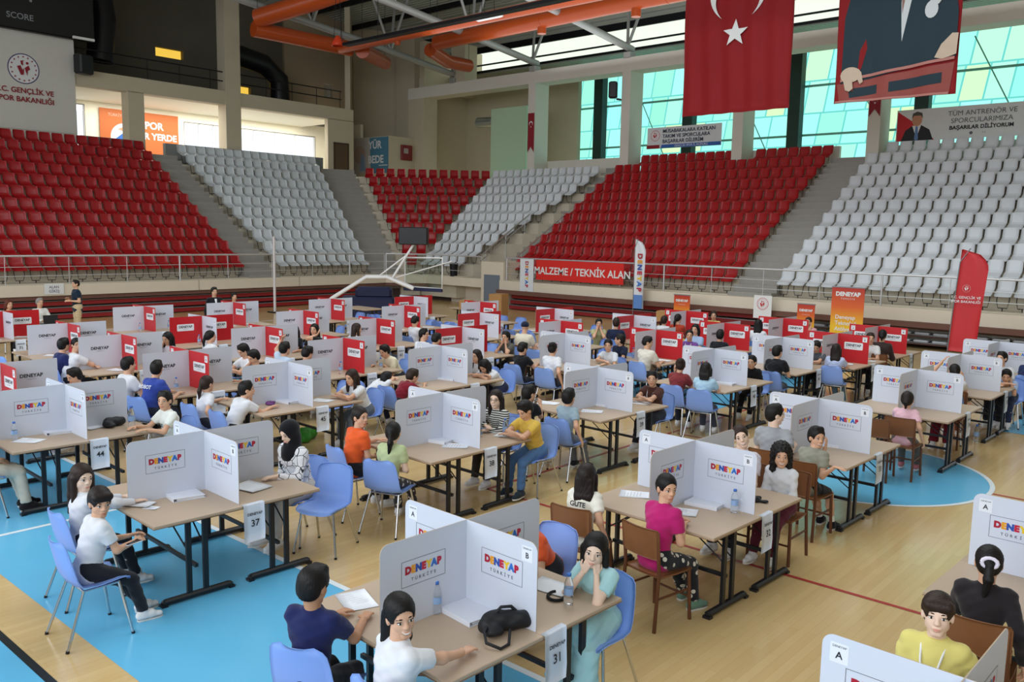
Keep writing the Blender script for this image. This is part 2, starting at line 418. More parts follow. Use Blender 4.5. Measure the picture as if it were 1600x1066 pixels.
    if st in('short','fringe','buzz','grey'):
        if st=='buzz': cap=[e((-.014,0,.033),(.099,.081,.091)),e((-.04,0,0),(.074,.076,.08))]
        if st=='fringe':
            face_cut=('-',)+e((.112,0,-.055),(.090,.088,.098)); cap.append(cc((.055,.045,.065),(.055,-.045,.065),.034,.034))
        else: cap.append(cc((.03,.03,.10),(.03,-.03,.10),.03,.03))
        Hh=cap+[face_cut,('-',)+e((.02,.10,-.05),(.05,.05,.075)),('-',)+e((.02,-.10,-.05),(.05,.05,.075)),('-',)+e((-.03,0,-.16),(.13,.12,.085))]
    elif st in('long','half','curly','bob'):
        ln={'long':-.30,'half':-.33,'curly':-.20,'bob':-.13}[st]; w=1.25 if st=='curly' else 1
        if st=='curly': cap=[e((-.02,0,.045),(.118,.105,.108)),e((-.05,0,-.01),(.085,.105,.10))]
        Hh=cap+[face_cut]
        dn=lambda p,dz:hd(*p)+V3(0,0,dz*hs)-fw*.02*s*(dz<-.2)
        bk=HR@V3(-1,0,0)
        for yy,rr in ((-.055,.036),(-.02,.042),(.02,.042),(.055,.036)):
            a=hd(-.07,yy,-.01); m_=a+V3(0,0,ln*.5*hs)+bk*.012; b_=a+V3(0,0,ln*hs)+bk*.015; 
            b_=b_-fw*max(0,.02); Hh+= [('c',a,m_,rr*hs*w,rr*hs*w),('c',m_,b_,rr*hs*w,rr*.55*hs)]
        if st!='half':
            for sg in (1,-1):
                a=hd(.0,sg*.078,.01); b_=a+V3(0,0,(ln*.72)*hs); Hh.append(('c',a,b_,.026*hs*w,.026*hs*w))
    elif st in('ponytail','bun','tied','braid'):
        cap=[e((-.015,0,.034),(.100,.083,.091)),e((-.045,0,-.0),(.070,.076,.078))]
        Hh=cap+[face_cut,('-',)+e((.03,.10,-.05),(.045,.05,.06)),('-',)+e((.03,-.10,-.05),(.045,.05,.06)),('-',)+e((-.02,0,-.175),(.13,.12,.085))]
        if st=='bun': Hh+= [e((-.085,0,.085),(.042,.048,.042))]
        elif st=='tied': Hh+= [e((-.10,0,-.02),(.036,.045,.04)),cc((-.10,0,-.03),(-.105,.0,-.10),.026,.015)]
        else:
            a=hd(-.105,0,.015); b_=a+V3(0,0,-.10*hs)+HR@V3(-.03,0,0); d_=a+V3(0,0,-.26*hs)+HR@V3(-.02,.02,0)
            Hh+= [('c',hd(-.09,0,.02),a,.026*hs,.024*hs),('c',a,b_,.024*hs,.030*hs),('c',b_,d_,.030*hs,.010*hs)]
    elif st=='hijab':
        Hh=[e((-.015,0,.030),(.112,.094,.104)),e((-.02,0,-.05),(.09,.085,.10)),('c',hd(-.01,0,-.10),sh-upv*.04+fw*.02,.085*hs,.115*s),('c',sh+sd*.06-upv*.02,sh-sd*.06-upv*.02,.085*s,.085*s),('-',)+e((.10,0,-.015),(.055,.062,.085))]
        hm=cloth_mat('131318'); hn=None
    elif st=='cap':
        Hh=[e((-.012,0,.045),(.103,.086,.078)),cc((.06,.03,.055),(.125,.02,.045),.012,.008),cc((.06,-.03,.055),(.125,-.02,.045),.012,.008),('-',)+e((.02,0,-.10),(.2,.2,.115))]
        hm=cloth_mat('1b2138'); hn=None
    HB=MB(); HB.tri(*grow(Hh,(.006,.010,.014)[lod],.016,hn),0)
    HB.build('headscarf' if st=='hijab' else 'cap' if st=='cap' else 'hair',hm,root)
    # --- top ---
    tc,tk=top[0],top[1]; tm=cloth_mat(tc,top[2] if len(top)>2 else None)
    Tp=[]; g=lambda k,a,b,ra,rb:Tp.append((k,a,b,ra*s,rb*s))
    bl=pel-upv*(.02 if sit else .06)*s
    g('c',bl+V3(0,.055*s,0),bl+V3(0,-.055*s,0),.122,.122); g('c',pel+upv*.03*s,pel+upv*.22*s,.128,.124); g('c',pel+upv*.22*s,sh-upv*.10*s,.124,.132)
    g('c',sh-upv*.10*s+sd*.07*s,sh-upv*.10*s-sd*.07*s,.105,.105)
    g('c',S['l']-sd*.02,S['r']+sd*.02,.066,.066); g('f',sh-upv*.01,sh+upv*.055*s,.075,.062)
    for n in 'lr':
        if tk in('tee','dress'):
            m_=S[n]+(E[n]-S[n])*.62; g('c',S[n],S[n]+(m_-S[n])*.6,.060,.058); g('f',S[n]+(m_-S[n])*.3,m_,.058,.062)
        elif tk=='long':
            w=E[n]+(Wr[n]-E[n])*.93; g('c',S[n],E[n],.060,.049); g('f',E[n]+(w-E[n])*.0,w,.047,.038); g('c',E[n],E[n]+(w-E[n])*.2,.049,.045)
        elif tk=='sleeveless': pass
    wob=(lambda P:.0035*np.sin(P[:,2]*75+P[:,0]*40+ph)*np.sin(P[:,1]*50+ph)) if lod<2 else None
    TB=MB(); TB.tri(*grow(Tp,H,.03,wob),0); tmats=[tm]
    if tk=='dress' and sit:
        Dp=[('c',pel+V3(.05,0,-.01),pel+V3(.28,0,.0),.16*s,.16*s)]
        for n in 'lr': Dp+= [('c',hip[n],kn[n],.10*s,.10*s),('f',kn[n]+V3(.01,0,.02),an[n]+(kn[n]-an[n])*.25,.10*s,.13*s)]
        TB.tri(*grow(Dp,H,.04,wob),0)
    if 'tprint' in extra or 'backprint' in extra:
        fr='tprint' in extra; txt=[q[4:] for q in extra if q.startswith('txt:')]
        if txt:
            o_=sh-upv*(.13 if fr else .10)*s+(fw*.135 if fr else -fw*.142)*s
            Mx=face_M(o_,V3(0,1 if fr else -1,0),upv); TB.text(txt[0],Mx,.075*s,1,bold=.03,lift=.012); tmats.append(mat('print_dark',rgb('1d2330'),.8,var=0) if fr or 'dk' in extra else mat('print_pale',rgb('d5dbe6'),.8,var=0))
    TB.build({'tee':'t_shirt','long':'shirt','dress':'dress'}.get(tk,'top'),tmats,root)
    # --- trousers / shorts ---
    bc,bk_=bot[0],bot[1]; Bp=[]; g=lambda k,a,b,ra,rb:Bp.append((k,a,b,ra*s,rb*s))
    g('c',pel+V3(0,.055*s,.0),pel+V3(0,-.055*s,0),.118,.118); g('f',pel,pel+upv*.08*s,.125,.125)
    ankles={}
    for n in 'lr':
        wide=1.25 if bk_=='wide' else 1
        g('c',hip[n],hip[n]+(kn[n]-hip[n])*.6,.098,.08*wide)
        if bk_=='short': g('f',hip[n]+(kn[n]-hip[n])*.3,hip[n]+(kn[n]-hip[n])*.86,.092,.084)
        else:
            g('c',hip[n]+(kn[n]-hip[n])*.5,kn[n],.082,.068*wide); e_=kn[n]+(an[n]-kn[n])*(.94 if bk_!='cropped' else .75)
            g('f',kn[n]+(e_-kn[n])*.05,e_,.066*wide,.056*wide*wide)
    PB=MB(); PB.tri(*grow(Bp,H,.025,wob),0); PB.build('shorts' if bk_=='short' else 'trousers',cloth_mat(bc,bot[2] if len(bot)>2 else None),root)
    # --- shoes ---
    for n in 'lr':
        a=an[n]; z=max(a[2]-.075,0); dr=unit(V3(1,(.12 if n=='l' else -.12),0)); f0=V3(a[0],a[1],z)
        Sp=[('c',f0-dr*.035*s+V3(0,0,.045),f0+dr*.07*s+V3(0,0,.048),.046*s,.046*s),('c',f0+dr*.06*s+V3(0,0,.036),f0+dr*.155*s+V3(0,0,.03),.040*s,.029*s),('f',f0+V3(0,0,.03),f0+V3(0,0,.10),.05*s,.046*s)]
        SB=MB(); SB.tri(*grow(Sp,(.007,.012,.018)[lod],.015),0)
        if lod<2: SB.grid([[f0+dr*t*s+np.cross(V3(0,0,1),dr)*w_*s+V3(0,0,zz) for t,w_ in ((-.07,.0),(-.06,.032),(.0,.036),(.09,.046),(.15,.038),(.185,.012),(.185,-.012),(.15,-.038),(.09,-.046),(.0,-.036),(-.06,-.032),(-.07,0))] for zz in (.001,.018)],1,True)
        SB.build('shoe',[cloth_mat(shoe),mat('shoe_sole',rgb('d9d6d0'),.7,var=.05)],root)
        if 'socks' in extra: MB().tube([a+V3(0,0,.0),a+(kn[n]-a)*.28],.043*s,10,cap=False).build('sock',cloth_mat('e6e4df'),root)
    if 'lanyard' in extra:
        lb=sh-upv*.30*s+fw*.162*s; Lm=MB()
        for sg in (1,-1): Lm.tube([sh+upv*.05*s+sd*sg*.05*s-fw*.03*s,sh+upv*.015*s+sd*sg*.068*s+fw*.062*s,sh-upv*.05*s+sd*sg*.055*s+fw*.125*s,sh-upv*.12*s+sd*sg*.042*s+fw*.158*s,lb],.0068*s,5,0)
        Lm.box(lb-upv*.05*s,(.006,.07*s,.10*s),1,ry=L)
        Lm.build('lanyard',[cloth_mat('f1f1f3'),mat('badge',rgb('dfe3ea'),.4)],root)
    if 'glasses' in extra:
        G=MB()
        for sg in (1,-1):
            G.tube([hd(.094,sg*.031+.018*math.cos(t),.002+.015*math.sin(t)) for t in np.linspace(0,2*PI,13)],.0016,5); G.tube([hd(.092,sg*.048,.004),hd(0,sg*.08,.008)],.0016,5)
        G.tube([hd(.096,-.013,.004),hd(.096,.013,.004)],.0016,5); G.build('glasses',mat('black_plastic',rgb('15151a'),.35),root)
    if 'scrunchie' in extra:
        MB().tube([hd(-.107,0.045*math.cos(t),.02+.03*math.sin(t)) for t in np.linspace(0,2*PI,13)],.014*hs,7).build('hair_tie',cloth_mat('ded6e4'),root)
    if 'tie' in extra:
        MB().tube([sh+upv*.02*s+fw*.10*s,sh-upv*.12*s+fw*.145*s,sh-upv*.22*s+fw*.14*s],[.03,.022,.03],6).build('shirt_front',cloth_mat('eceef2'),root)
    return root,hd,Wr
# ================= the hall =================
SQ=math.sqrt
def strip_mat():
    m=bpy.data.materials.new('court_wood'); m.use_nodes=True; nt=m.node_tree; b=nt.nodes['Principled BSDF']
    tc=nt.nodes.new('ShaderNodeTexCoord'); mp=nt.nodes.new('ShaderNodeMapping'); mp.inputs['Rotation'].default_value=(0,0,0)
    br=nt.nodes.new('ShaderNodeTexBrick'); br.inputs['Scale'].default_value=1; br.inputs['Brick Width'].default_value=1.1; br.inputs['Row Height'].default_value=.075
    br.inputs['Mortar Size'].default_value=.0012; br.inputs['Color1'].default_value=rgb('d6b985')+(1,); br.inputs['Color2'].default_value=rgb('cfb07b')+(1,); br.inputs['Mortar'].default_value=rgb('c2a16c')+(1,); br.inputs['Bias'].default_value=.1
    n=nt.nodes.new('ShaderNodeTexNoise'); n.inputs['Scale'].default_value=.8; n.inputs['Detail'].default_value=4
    mp2=nt.nodes.new('ShaderNodeMapping'); mp2.inputs['Scale'].default_value=(1.2,16,1); n2=nt.nodes.new('ShaderNodeTexNoise'); n2.inputs['Scale'].default_value=1
    mx=nt.nodes.new('ShaderNodeMix'); mx.data_type='RGBA'; mx.blend_type='MULTIPLY'; mx.inputs[0].default_value=.32
    rp=nt.nodes.new('ShaderNodeValToRGB'); rp.color_ramp.elements[0].color=(.7,.66,.6,1); rp.color_ramp.elements[1].color=(1,1,1,1)
    L=nt.links.new
    L(tc.outputs['Object'],mp.inputs[0]); L(mp.outputs[0],br.inputs['Vector']); L(tc.outputs['Object'],mp2.inputs[0]); L(mp2.outputs[0],n2.inputs['Vector'])
    L(n2.outputs['Fac'],rp.inputs[0]); L(br.outputs['Color'],mx.inputs[6]); L(rp.outputs[0],mx.inputs[7]); L(mx.outputs[2],b.inputs['Base Color'])
    L(tc.outputs['Object'],n.inputs['Vector']); rr=nt.nodes.new('ShaderNodeMapRange'); rr.inputs[3].default_value=.10; rr.inputs[4].default_value=.24; L(n.outputs['Fac'],rr.inputs[0]); L(rr.outputs[0],b.inputs['Roughness'])
    b.inputs['Specular IOR Level'].default_value=.5
    return m
WOOD=strip_mat()
PAINT=mat('floor_blue',rgb('62b4dc'),.25,var=.05,scale=2); WHITE_LINE=mat('line_white',rgb('dfe6ea'),.3,var=.04); RED_LINE=mat('line_red',rgb('a9332f'),.3,var=.05); BLACK_LINE=mat('line_black',rgb('1e2326'),.3,var=.05)
struct('floor',MB().box((17,16,-.1),(56,64,.2)),[WOOD])
def rect(mb,x0,y0,x1,y1,z,mi=0): return mb.poly([(x0,y0,z),(x1,y0,z),(x1,y1,z),(x0,y1,z)],mi)
pm=MB(); rect(pm,2.55,-8,4.5,26,.002); rect(pm,-4,-8,2.12,26,.002); struct('floor_paint',pm,[PAINT])
cx,cy=11.98,4.08
pm=MB(); pm.poly([(cx+1.62*math.cos(t),cy+1.62*math.sin(t),.0025) for t in np.linspace(0,2*PI,64,endpoint=False)]); struct('floor_circle',pm,[PAINT])
def ring(mb,c,r0,r1,z,mi=0,a0=0,a1=2*PI,n=72):
    t=np.linspace(a0,a1,n+1)
    for a,b in zip(t,t[1:]): mb.poly([(c[0]+r*math.cos(q),c[1]+r*math.sin(q),z) for r,q in ((r0,a),(r1,a),(r1,b),(r0,b))],mi)
    return mb
lm=MB(); ring(lm,(cx,cy),1.62,1.68,.003); rect(lm,4.5,-8,4.56,26,.003); rect(lm,-4,9.5,4.5,9.56,.003); rect(lm,4.5,26,22,26.06,.003)
rect(lm,2.1,-8,2.16,26,.003,2); rect(lm,7.6,-8,7.65,7.1,.003,1); rect(lm,7.6,7.07,22,7.12,.003,1); rect(lm,12,-8,12.05,2.4,.003,1); rect(lm,12,5.7,12.05,7,.003,1); rect(lm,4.56,13.5,22,13.55,.003,1)
rect(lm,22,-8,22.06,26,.003)
struct('floor_lines',lm,[WHITE_LINE,RED_LINE,BLACK_LINE])
# blue zone further down the hall and the far paint
pm=MB(); rect(pm,14.2,7.5,21.9,10.5,.002); rect(pm,5.2,15.5,14.5,17.2,.002); rect(pm,16.2,1,21.9,3.2,.002); struct('floor_paint',pm,[PAINT])
# ---- grandstands ----
CONC=mat('concrete',rgb('c9c0ad'),.8,var=.08,scale=3); STEP=mat('step_grey',rgb('9b9791'),.7,var=.08,scale=4); NOSE=mat('nosing',rgb('b9b6b0'),.5,var=.04)
BEIGE=mat('fascia_beige',rgb('d9cdbb'),.7,var=.06,scale=2); WALLB=mat('plaster_beige',rgb('c2b7a0'),.85,var=.05,scale=1.5); WALLW=mat('plaster_white',rgb('d6d2c8'),.85,var=.04,scale=1.5)
Z0,RISE,TR=1.21,.492,.80
zf=lambda k:Z0+RISE*k
def terr(rows,name):
    mb=MB()
    for k,(a,b,c,d) in enumerate(rows):
        mb.prism([a,b,c,d],max(0,zf(k)-1.0),zf(k),0)
    struct(name,mb,[CONC])
Bx=lambda v:25.4+.385*(v-31.5)
A_=[];B_=[];E_=[];F_=[];D_=[];C_=[]
for k in range(11):
    v0=31.02+TR*k; v1=v0+TR
    A_.append(((-2,v0),(18.95,v0),(18.95,v1),(-2,v1))); B_.append(((20.4,v0),(Bx(v0)+.3,v0),(Bx(v1)+.3,v1),(20.4,v1)))
    u0=27.5+TR*k; u1=u0+TR
    E_.append(((u0,24.75),(u0,14.2),(u1,14.2),(u1,24.95))); F_.append(((u0,12.6),(u0,1.5),(u1,1.5),(u1,12.6)))
Dl=lambda u:30.5+.33*(u-28); Dr=lambda u:max(27.75-.36*(u-28),25.6)
q2=1/SQ(2)
def cpt(D,s): # along the 45 degree rows: D = distance, s = sideways
    return (D*q2+s*q2,D*q2-s*q2)
Cl=lambda D:-2.62-.375*(D-41); Cr=lambda D:-1.95+.50*(D-41)
for k in range(11):
    u0=27.5+TR*k; u1=u0+TR; D_.append(((u0,Dl(u0)+.25),(u0,Dr(u0)-.2),(u1,Dr(u1)-.2),(u1,Dl(u1)+.25)))
    d0=40.55+TR*k; d1=d0+TR; C_.append((cpt(d0,Cl(d0)-.3),cpt(d0,Cr(d0)+.3),cpt(d1,Cr(d1)+.3),cpt(d1,Cl(d1)-.3)))
for n,r in (('far_red',A_),('far_white',B_),('corner_red',C_),('corner_white',D_),('side_red',E_),('side_white',F_)): terr(r,'grandstand_terrace')
def stairs(p0,p1,w0,w1,k1=11):
    """steps from p0 up to p1 (centre line), two per row"""
    mb=MB(); n=k1*2; P0,P1=Vector(p0),Vector(p1); d=(P1-P0); t=d.normalized(); s=Vector((-t.y,t.x))
    for j in range(n):
        a=P0+d*j/n; b=P0+d*(j+1)/n; wa=w0+(w1-w0)*j/n; z=1.17+(zf(k1)-1.17)*(j+1)/n-.1
        pts=[a-s*wa/2,a+s*wa/2,b+s*wa/2,b-s*wa/2]; mb.prism([(p.x,p.y) for p in pts],max(z-.8,0),z,0)
        c=a+t*.03; mb.prism([(p.x,p.y) for p in (a-s*wa/2,a+s*wa/2,c+s*wa/2,c-s*wa/2)],z,z+.004,1)
    struct('stairs',mb,[STEP,NOSE])
stairs((19.68,31.0),(19.68,39.8),1.45,1.45); stairs((26.15,31.0),(29.9,39.8),1.5,1.9); stairs((27.45,13.4),(36.3,13.4),1.6,1.6); stairs((29.0,26.2),(36.3,25.2),1.3,.9)
# corner fill between blocks
mb=MB(); 
for k in range(11):
    d0=40.55+TR*k; d1=d0+TR; u0=27.5+TR*k
    a,b=cpt(d0,Cr(d0)+.25),cpt(d1,Cr(d1)+.25); 
    mb.prism([a,(u0,Dl(u0)+.2),(u0+TR,Dl(u0+TR)+.2),b],max(0,zf(k)-1),zf(k)-.02,0)
struct('grandstand_terrace',mb,[CONC])
# parapet and walkway
pp=[(-3,30.5),(25.7,30.5),(27,29.2),(27,25.7)]
def wallpath(mb,pts,th,z0,z1,mi=0):
    for a,b in zip(pts,pts[1:]):
        A,B=Vector(a),Vector(b); t=(B-A).normalized(); n=Vector((-t.y,t.x))*th
        mb.prism([(A.x,A.y),(B.x,B.y),(B.x+n.x,B.y+n.y),(A.x+n.x,A.y+n.y)],z0,z1,mi)
mb=MB(); wallpath(mb,pp,.25,.82,1.2); wallpath(mb,[(27,24.4),(27,1)],-.25,.82,1.2); 
mb.prism([(27,24.4),(29.2,24.4),(29.2,25.7),(27,25.7)],0,1.95)
for u in (3,7.5,12,16.5,21): mb.box((u,30.497,1.01),(.02,.01,.38),1)
for v in (4,8,12,16,20): mb.box((26.997,v,1.01),(.01,.02,.38),1)
struct('trim_1',mb,[BEIGE,mat('joint_dark',rgb('8f8474'),.8)])
mb=MB(); mb.prism([(-3,30.6),(26,30.6),(27.2,29.3),(27.2,25.7),(28.2,25.7),(28.2,31.2),(-3,31.2)],1.08,1.17); mb.prism([(27.1,1),(27.6,1),(27.6,24.4),(27.1,24.4)],1.08,1.17); struct('floor_walkway',mb,[CONC])
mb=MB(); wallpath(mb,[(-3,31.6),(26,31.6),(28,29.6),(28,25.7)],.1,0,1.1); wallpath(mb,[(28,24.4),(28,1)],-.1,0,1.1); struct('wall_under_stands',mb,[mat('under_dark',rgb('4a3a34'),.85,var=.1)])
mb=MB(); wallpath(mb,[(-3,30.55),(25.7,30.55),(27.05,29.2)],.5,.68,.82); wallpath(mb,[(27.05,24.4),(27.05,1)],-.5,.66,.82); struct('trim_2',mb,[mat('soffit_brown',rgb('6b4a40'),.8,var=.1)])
mb=MB().box((28.0,27.2,.5),(.1,2.6,1.1),0); mb.box((27.1,24.3,.55),(.3,.5,1.1),0); struct('wall_corner_base',mb,[BEIGE])
# retracted telescopic seating below the stands
SEATRED=mat('seat_red',rgb('a01018'),.28,var=.05,scale=3); SEATWH=mat('seat_white',rgb('d4d9df'),.32,var=.05,scale=3); SFR=mat('seat_frame',rgb('24252a'),.45,metal=.3,var=0)
BROWN=mat('bleacher_brown',rgb('5d4037'),.6,var=.15,scale=5); REDB=mat('bleacher_red',rgb('8e1f22'),.55,var=.08); STEEL=mat('steel_grey',rgb('8a8c90'),.35,metal=.6,var=.05); DK=mat('dark_metal',rgb('1d1e22'),.4,metal=.4,var=.1)
def bleacher(name,label,a,b,n,front,red,white=False):
    t=thing(name,label,'bleacher',((a[0]+b[0])/2,(a[1]+b[1])/2,0)); A,B=Vector(a),Vector(b); d=B-A; L=d.length; rz=math.atan2(d.y,d.x); t.rotation_euler=(0,0,rz)
    for k in range(3):
        z=.18+.22*k; y=.07*k
        MB().box((0,y+.35,z),(L,.6,.035),0).box((0,y+.06,z-(.03 if white else .08)),(L,.02,.05 if white else .14),1).build('deck',[STEEL,REDB if red else BROWN],t)
    if white:
        for k in (0,1):
            for i in range(19):
                x=-L/2+.4+i*.52
                MB().box((x,.07*k+.27,.225+.22*k),(.42,.38,.07),0,ch=.025).build('folded_seat',SEATWH,t)
    return t
bleacher('telescopic_bleacher','retracted brown and red bleacher folded under the far grandstand',(1,30.5),(25,30.5),3,0,True)
bleacher('telescopic_bleacher','retracted bleacher with red fronts under the red and white side grandstand',(26.9,24),(26.9,12.6),3,0,True)
bleacher('telescopic_bleacher','retracted bleacher with white seats under the white side grandstand',(26.9,12.2),(26.9,1.5),3,0,False,True)
# railings
def railing(label,pts,group=None,every=1.9):
    t=thing('guard_railing',label,'railing',(pts[0][0],pts[0][1],1.17)); o=Vector((pts[0][0],pts[0][1],0))
    P=[Vector((p[0],p[1],0))-o for p in pts]; z=.98
    for zz,r,nm in ((z,.035,'top_rail'),(.62,.012,'middle_rail'),(.32,.012,'middle_rail')):
        MB().tube([p+Vector((0,0,zz)) for p in P],r,8).build(nm,mat('rail_steel',rgb('d2d4d8'),.35,metal=.6,var=.03),t)
    i=0
    for a,b in zip(P,P[1:]):
        n=max(1,int((b-a).length/every)); 
        for j in range(n+(b==P[-1])):
            p=a+(b-a)*j/n; big=i%4==0; i+=1
            MB().tube([p,p+Vector((0,0,z))],.03 if big else .012,8).build('post',mat('rail_steel',(0,0,0)),t)
    return t
railing('long steel guard railing in front of the far grandstand',[(0,30.62),(25.7,30.62)])
railing('short steel guard railing at the corner of the stands behind the hoop',[(25.75,30.55),(26.95,29.3),(27.08,25.75)])
railing('long steel guard railing in front of the side grandstand',[(27.1,24.3),(27.1,1.2)])
for i,(v,lb) in enumerate(((26.9,'bright steel stair handrail beside the white corner seats'),(24.75,'bright steel stair handrail above the red technical area banner'))):
    t=thing('stair_handrail',lb,'handrail',(28.2,v,1.2))
    for zz in (.95,.7): MB().tube([(0,0,zz),(3.2,-.15,zz+1.95)],.03,8).build('rail',mat('rail_bright',rgb('dfe2e6'),.12,metal=1,var=0),t)
    for q in (.1,.5,.9): MB().tube([(3.2*q,-.15*q,1.95*q-.2),(3.2*q,-.15*q,.95+1.95*q)],.018,6).build('post',mat('rail_steel',(0,0,0)),t)
# ---- stadium seats ----
def seat_parts():
    pan=MB(); w=.224
    pan.grid([[(x,y,z+.010*(abs(y)/w)**3) for y in np.linspace(-w*f,w*f,5)] for x,z,f in ((.185,.262,.92),(.185,.285,.99),(.12,.318,1),(.03,.36,1),(-.07,.405,1),(-.15,.452,.99))],0,True,-.022)
    bk=MB(); bk.grid([[(x-.012*(1-(abs(y)/w)**2),y,z) for y in np.linspace(-w*f,w*f,5)] for x,z,f in ((-.17,.44,.97),(-.19,.52,1),(-.205,.62,1),(-.23,.72,.99),(-.25,.785,.95),(-.262,.80,.85))],0,True,-.022)
    fr=MB()
    fr.tube([(.05,-.16,.33),(.10,-.16,.14),(.09,-.12,.09),(.09,.12,.09),(.10,.16,.14),(.05,.16,.33)],.014,6); fr.tube([(.06,-.16,.31),(-.18,-.16,.42),(-.245,-.16,.66)],.012,6); fr.tube([(.06,.16,.31),(-.18,.16,.42),(-.245,.16,.66)],.012,6); fr.tube([(.10,0,.09),(.10,0,.0)],.016,6)
    for m_ in (pan,bk): m_.v=[(x,y,z+.15) for x,y,z in m_.v]
    fr.v=[(x,y,z+(.15 if z>.12 else 0)) for x,y,z in fr.v]
    return pan,bk,fr
pan,bk,fr=seat_parts()
seat_mesh={c:(pan.mesh('seat',[m]),bk.mesh('backrest',[m]),fr.mesh('frame',[SFR])) for c,m in (('red',SEATRED),('white',SEATWH))}
ORD=['front','second','third','fourth','fifth','sixth','seventh','eighth','ninth','tenth','eleventh']
NTH=['first','second','third','fourth','fifth','sixth','seventh','eighth','ninth','tenth','eleventh','twelfth','thirteenth','fourteenth','fifteenth','sixteenth','seventeenth','eighteenth','nineteenth','twentieth','twenty-first','twenty-second','twenty-third','twenty-fourth']
seats=[]
def row_pts(a,b,first_pitch=.505):
    L=math.hypot(b[0]-a[0],b[1]-a[1]); n=max(1,int(L/first_pitch+.3)); return [(a[0]+(b[0]-a[0])*(i+.5)/n,a[1]+(b[1]-a[1])*(i+.5)/n) for i in range(n)]
for k in range(11):
    v=31.45+TR*k
    for i in range(23):
        u=18.68-.508*i
        if u/v>.29: seats.append(('red',u,v,zf(k),-90,k,i,'far red block','its stairs'))
    for i,(u,w) in enumerate(row_pts((20.5,v),(Bx(v),v))): seats.append(('white',u,w,zf(k),-90,k,i,'far white block','its left end'))
    u=27.95+TR*k
    for i in range(21):
        v_=14.45+.5*i
        if v_<24.7: seats.append(('red',u,v_,zf(k),180,k,i,'side red block','the right stairs'))
    for i in range(18):
        v_=12.35-.508*i
        if v_>u*.165: seats.append(('white',u,v_,zf(k),180,k,i,'side white block','the left stairs'))
    if k<10:
        for i,(a,b) in enumerate(row_pts((u,Dl(u)),(u,Dr(u)))): seats.append(('white',a,b,zf(k),180,k,i,'corner white block','its left end'))
        D=41+TR*k
        for i,(a,b) in enumerate(row_pts(cpt(D,Cl(D)),cpt(D,Cr(D)),.55)): seats.append(('red',a,b,zf(k),225,k,i,'corner red block','its left end'))
seats=[s for s in seats if not(s[1]>35.2 and s[4]==180 and any(v-.3<s[2]<v+.8 for v in (30.1,24.1,18.1,12.2,6.2)))]
# the 300 nearest seats in view are single things; the rest, one object
def inview(s):
    d=Vector((s[1],s[2],s[3]+.5-EYE)); c=SC.camera.matrix_world.to_3x3(); q=c.transposed()@d
    x,y=800+F_PX*q.x/-q.z,533-F_PX*q.y/-q.z
    return 0<x<1600 and 0<y<1066 and not(1065<x<1235 and y<180)
seats.sort(key=lambda s:(not inview(s),s[1]**2+s[2]**2))
rest=MB()
for n,s in enumerate(seats):
    c,u,v,z,a,k,i,blk,ref=s
    if n<300:
        t=thing('stadium_seat',f'{c} seat in the {ORD[k]} row of the {blk}, {NTH[i]} from {ref}','seat',(u,v,z),R(a),f'{c} seats of the {blk}')
        for nm,me in zip(('seat','backrest','frame'),seat_mesh[c]):
            o=bpy.data.objects.new(nm,me); COL.objects.link(o); o.parent=t
    else:
        M=Matrix.Translation((u,v,z))@Matrix.Rotation(R(a),4,'Z')
        for m_,mi in ((pan,0 if c=='red' else 1),(bk,0 if c=='red' else 1),(fr,2)):
            rest.add([M@Vector(p) for p in m_.v],m_.f,mi,True)
o=rest.build('stadium_seats',[SEATRED,SEATWH,SFR]); tag(o,'the many red and white stadium seats further up the grandstands','seats',None,'stuff')
# ---- upper walls ----
GREYL=mat('low_wall_grey',rgb('7d817f'),.8,var=.05); DARKW=mat('plant_dark',rgb('6f6a5c'),.9,var=.12,scale=1); BROWNW=mat('plaster_brown',rgb('a2927a'),.85,var=.05)
def box2(mb,x0,x1,y0,y1,z0,z1,mi=0): return mb.box(((x0+x1)/2,(y0+y1)/2,(z0+z1)/2),(x1-x0,y1-y0,z1-z0),mi)
def holes(mb,x0,x1,y0,y1,z0,z1,H,mi=0):
    x=x0
    for a,b,c,d in H:
        box2(mb,x,a,y0,y1,z0,z1,mi); box2(mb,a,b,y0,y1,z0,c,mi); box2(mb,a,b,y0,y1,d,z1,mi); x=b
    box2(mb,x,x1,y0,y1,z0,z1,mi)
mb=MB(); box2(mb,2,16.3,40.5,40.8,0,16.5); struct('wall_far',mb,[WALLW])
mb=MB(); box2(mb,16.3,31.7,40.5,41.1,9.38,10.06); box2(mb,18.65,19.4,40.5,41.2,0,9.4); box2(mb,23.6,24.45,40.45,41.2,0,16.5); box2(mb,29.9,31.7,40.5,40.8,0,9.4); struct('wall_far_columns',mb,[WALLB])
mb=MB(); box2(mb,20.2,29.3,40.15,40.4,5,7.15); box2(mb,16.3,18.7,40.15,40.4,5,7.15); struct('wall_far_low',mb,[GREYL])
mb=MB(); holes(mb,14,34,45.5,45.7,5.5,9.6,[(16.5,18.7,6.6,9.2),(24.0,26.6,6.6,8.9),(26.9,32.6,6.6,8.9)]); box2(mb,14,14.2,40.8,45.5,5.5,9.6); box2(mb,33.8,34,42.5,45.5,5.5,9.6); struct('wall_corridor',mb,[mat('plaster_bright',rgb('ebe6d2'),.8,var=.03)])
mb=MB(); box2(mb,14,31.6,40.9,45.6,9.42,9.55); struct('ceiling_corridor',mb,[mat('plaster_bright',(1,1,1))])
mb=MB(); box2(mb,14,31.6,40.9,45.6,6.3,6.45); struct('floor_corridor',mb,[STEP])
mb=MB(); holes(mb,14,36,46.5,46.8,9.6,17,[(23.0,24.6,12.4,12.9),(27.3,28.8,11.0,11.5)]); box2(mb,14,14.2,40.8,46.5,9.6,17); struct('wall_plant_room',mb,[DARKW])
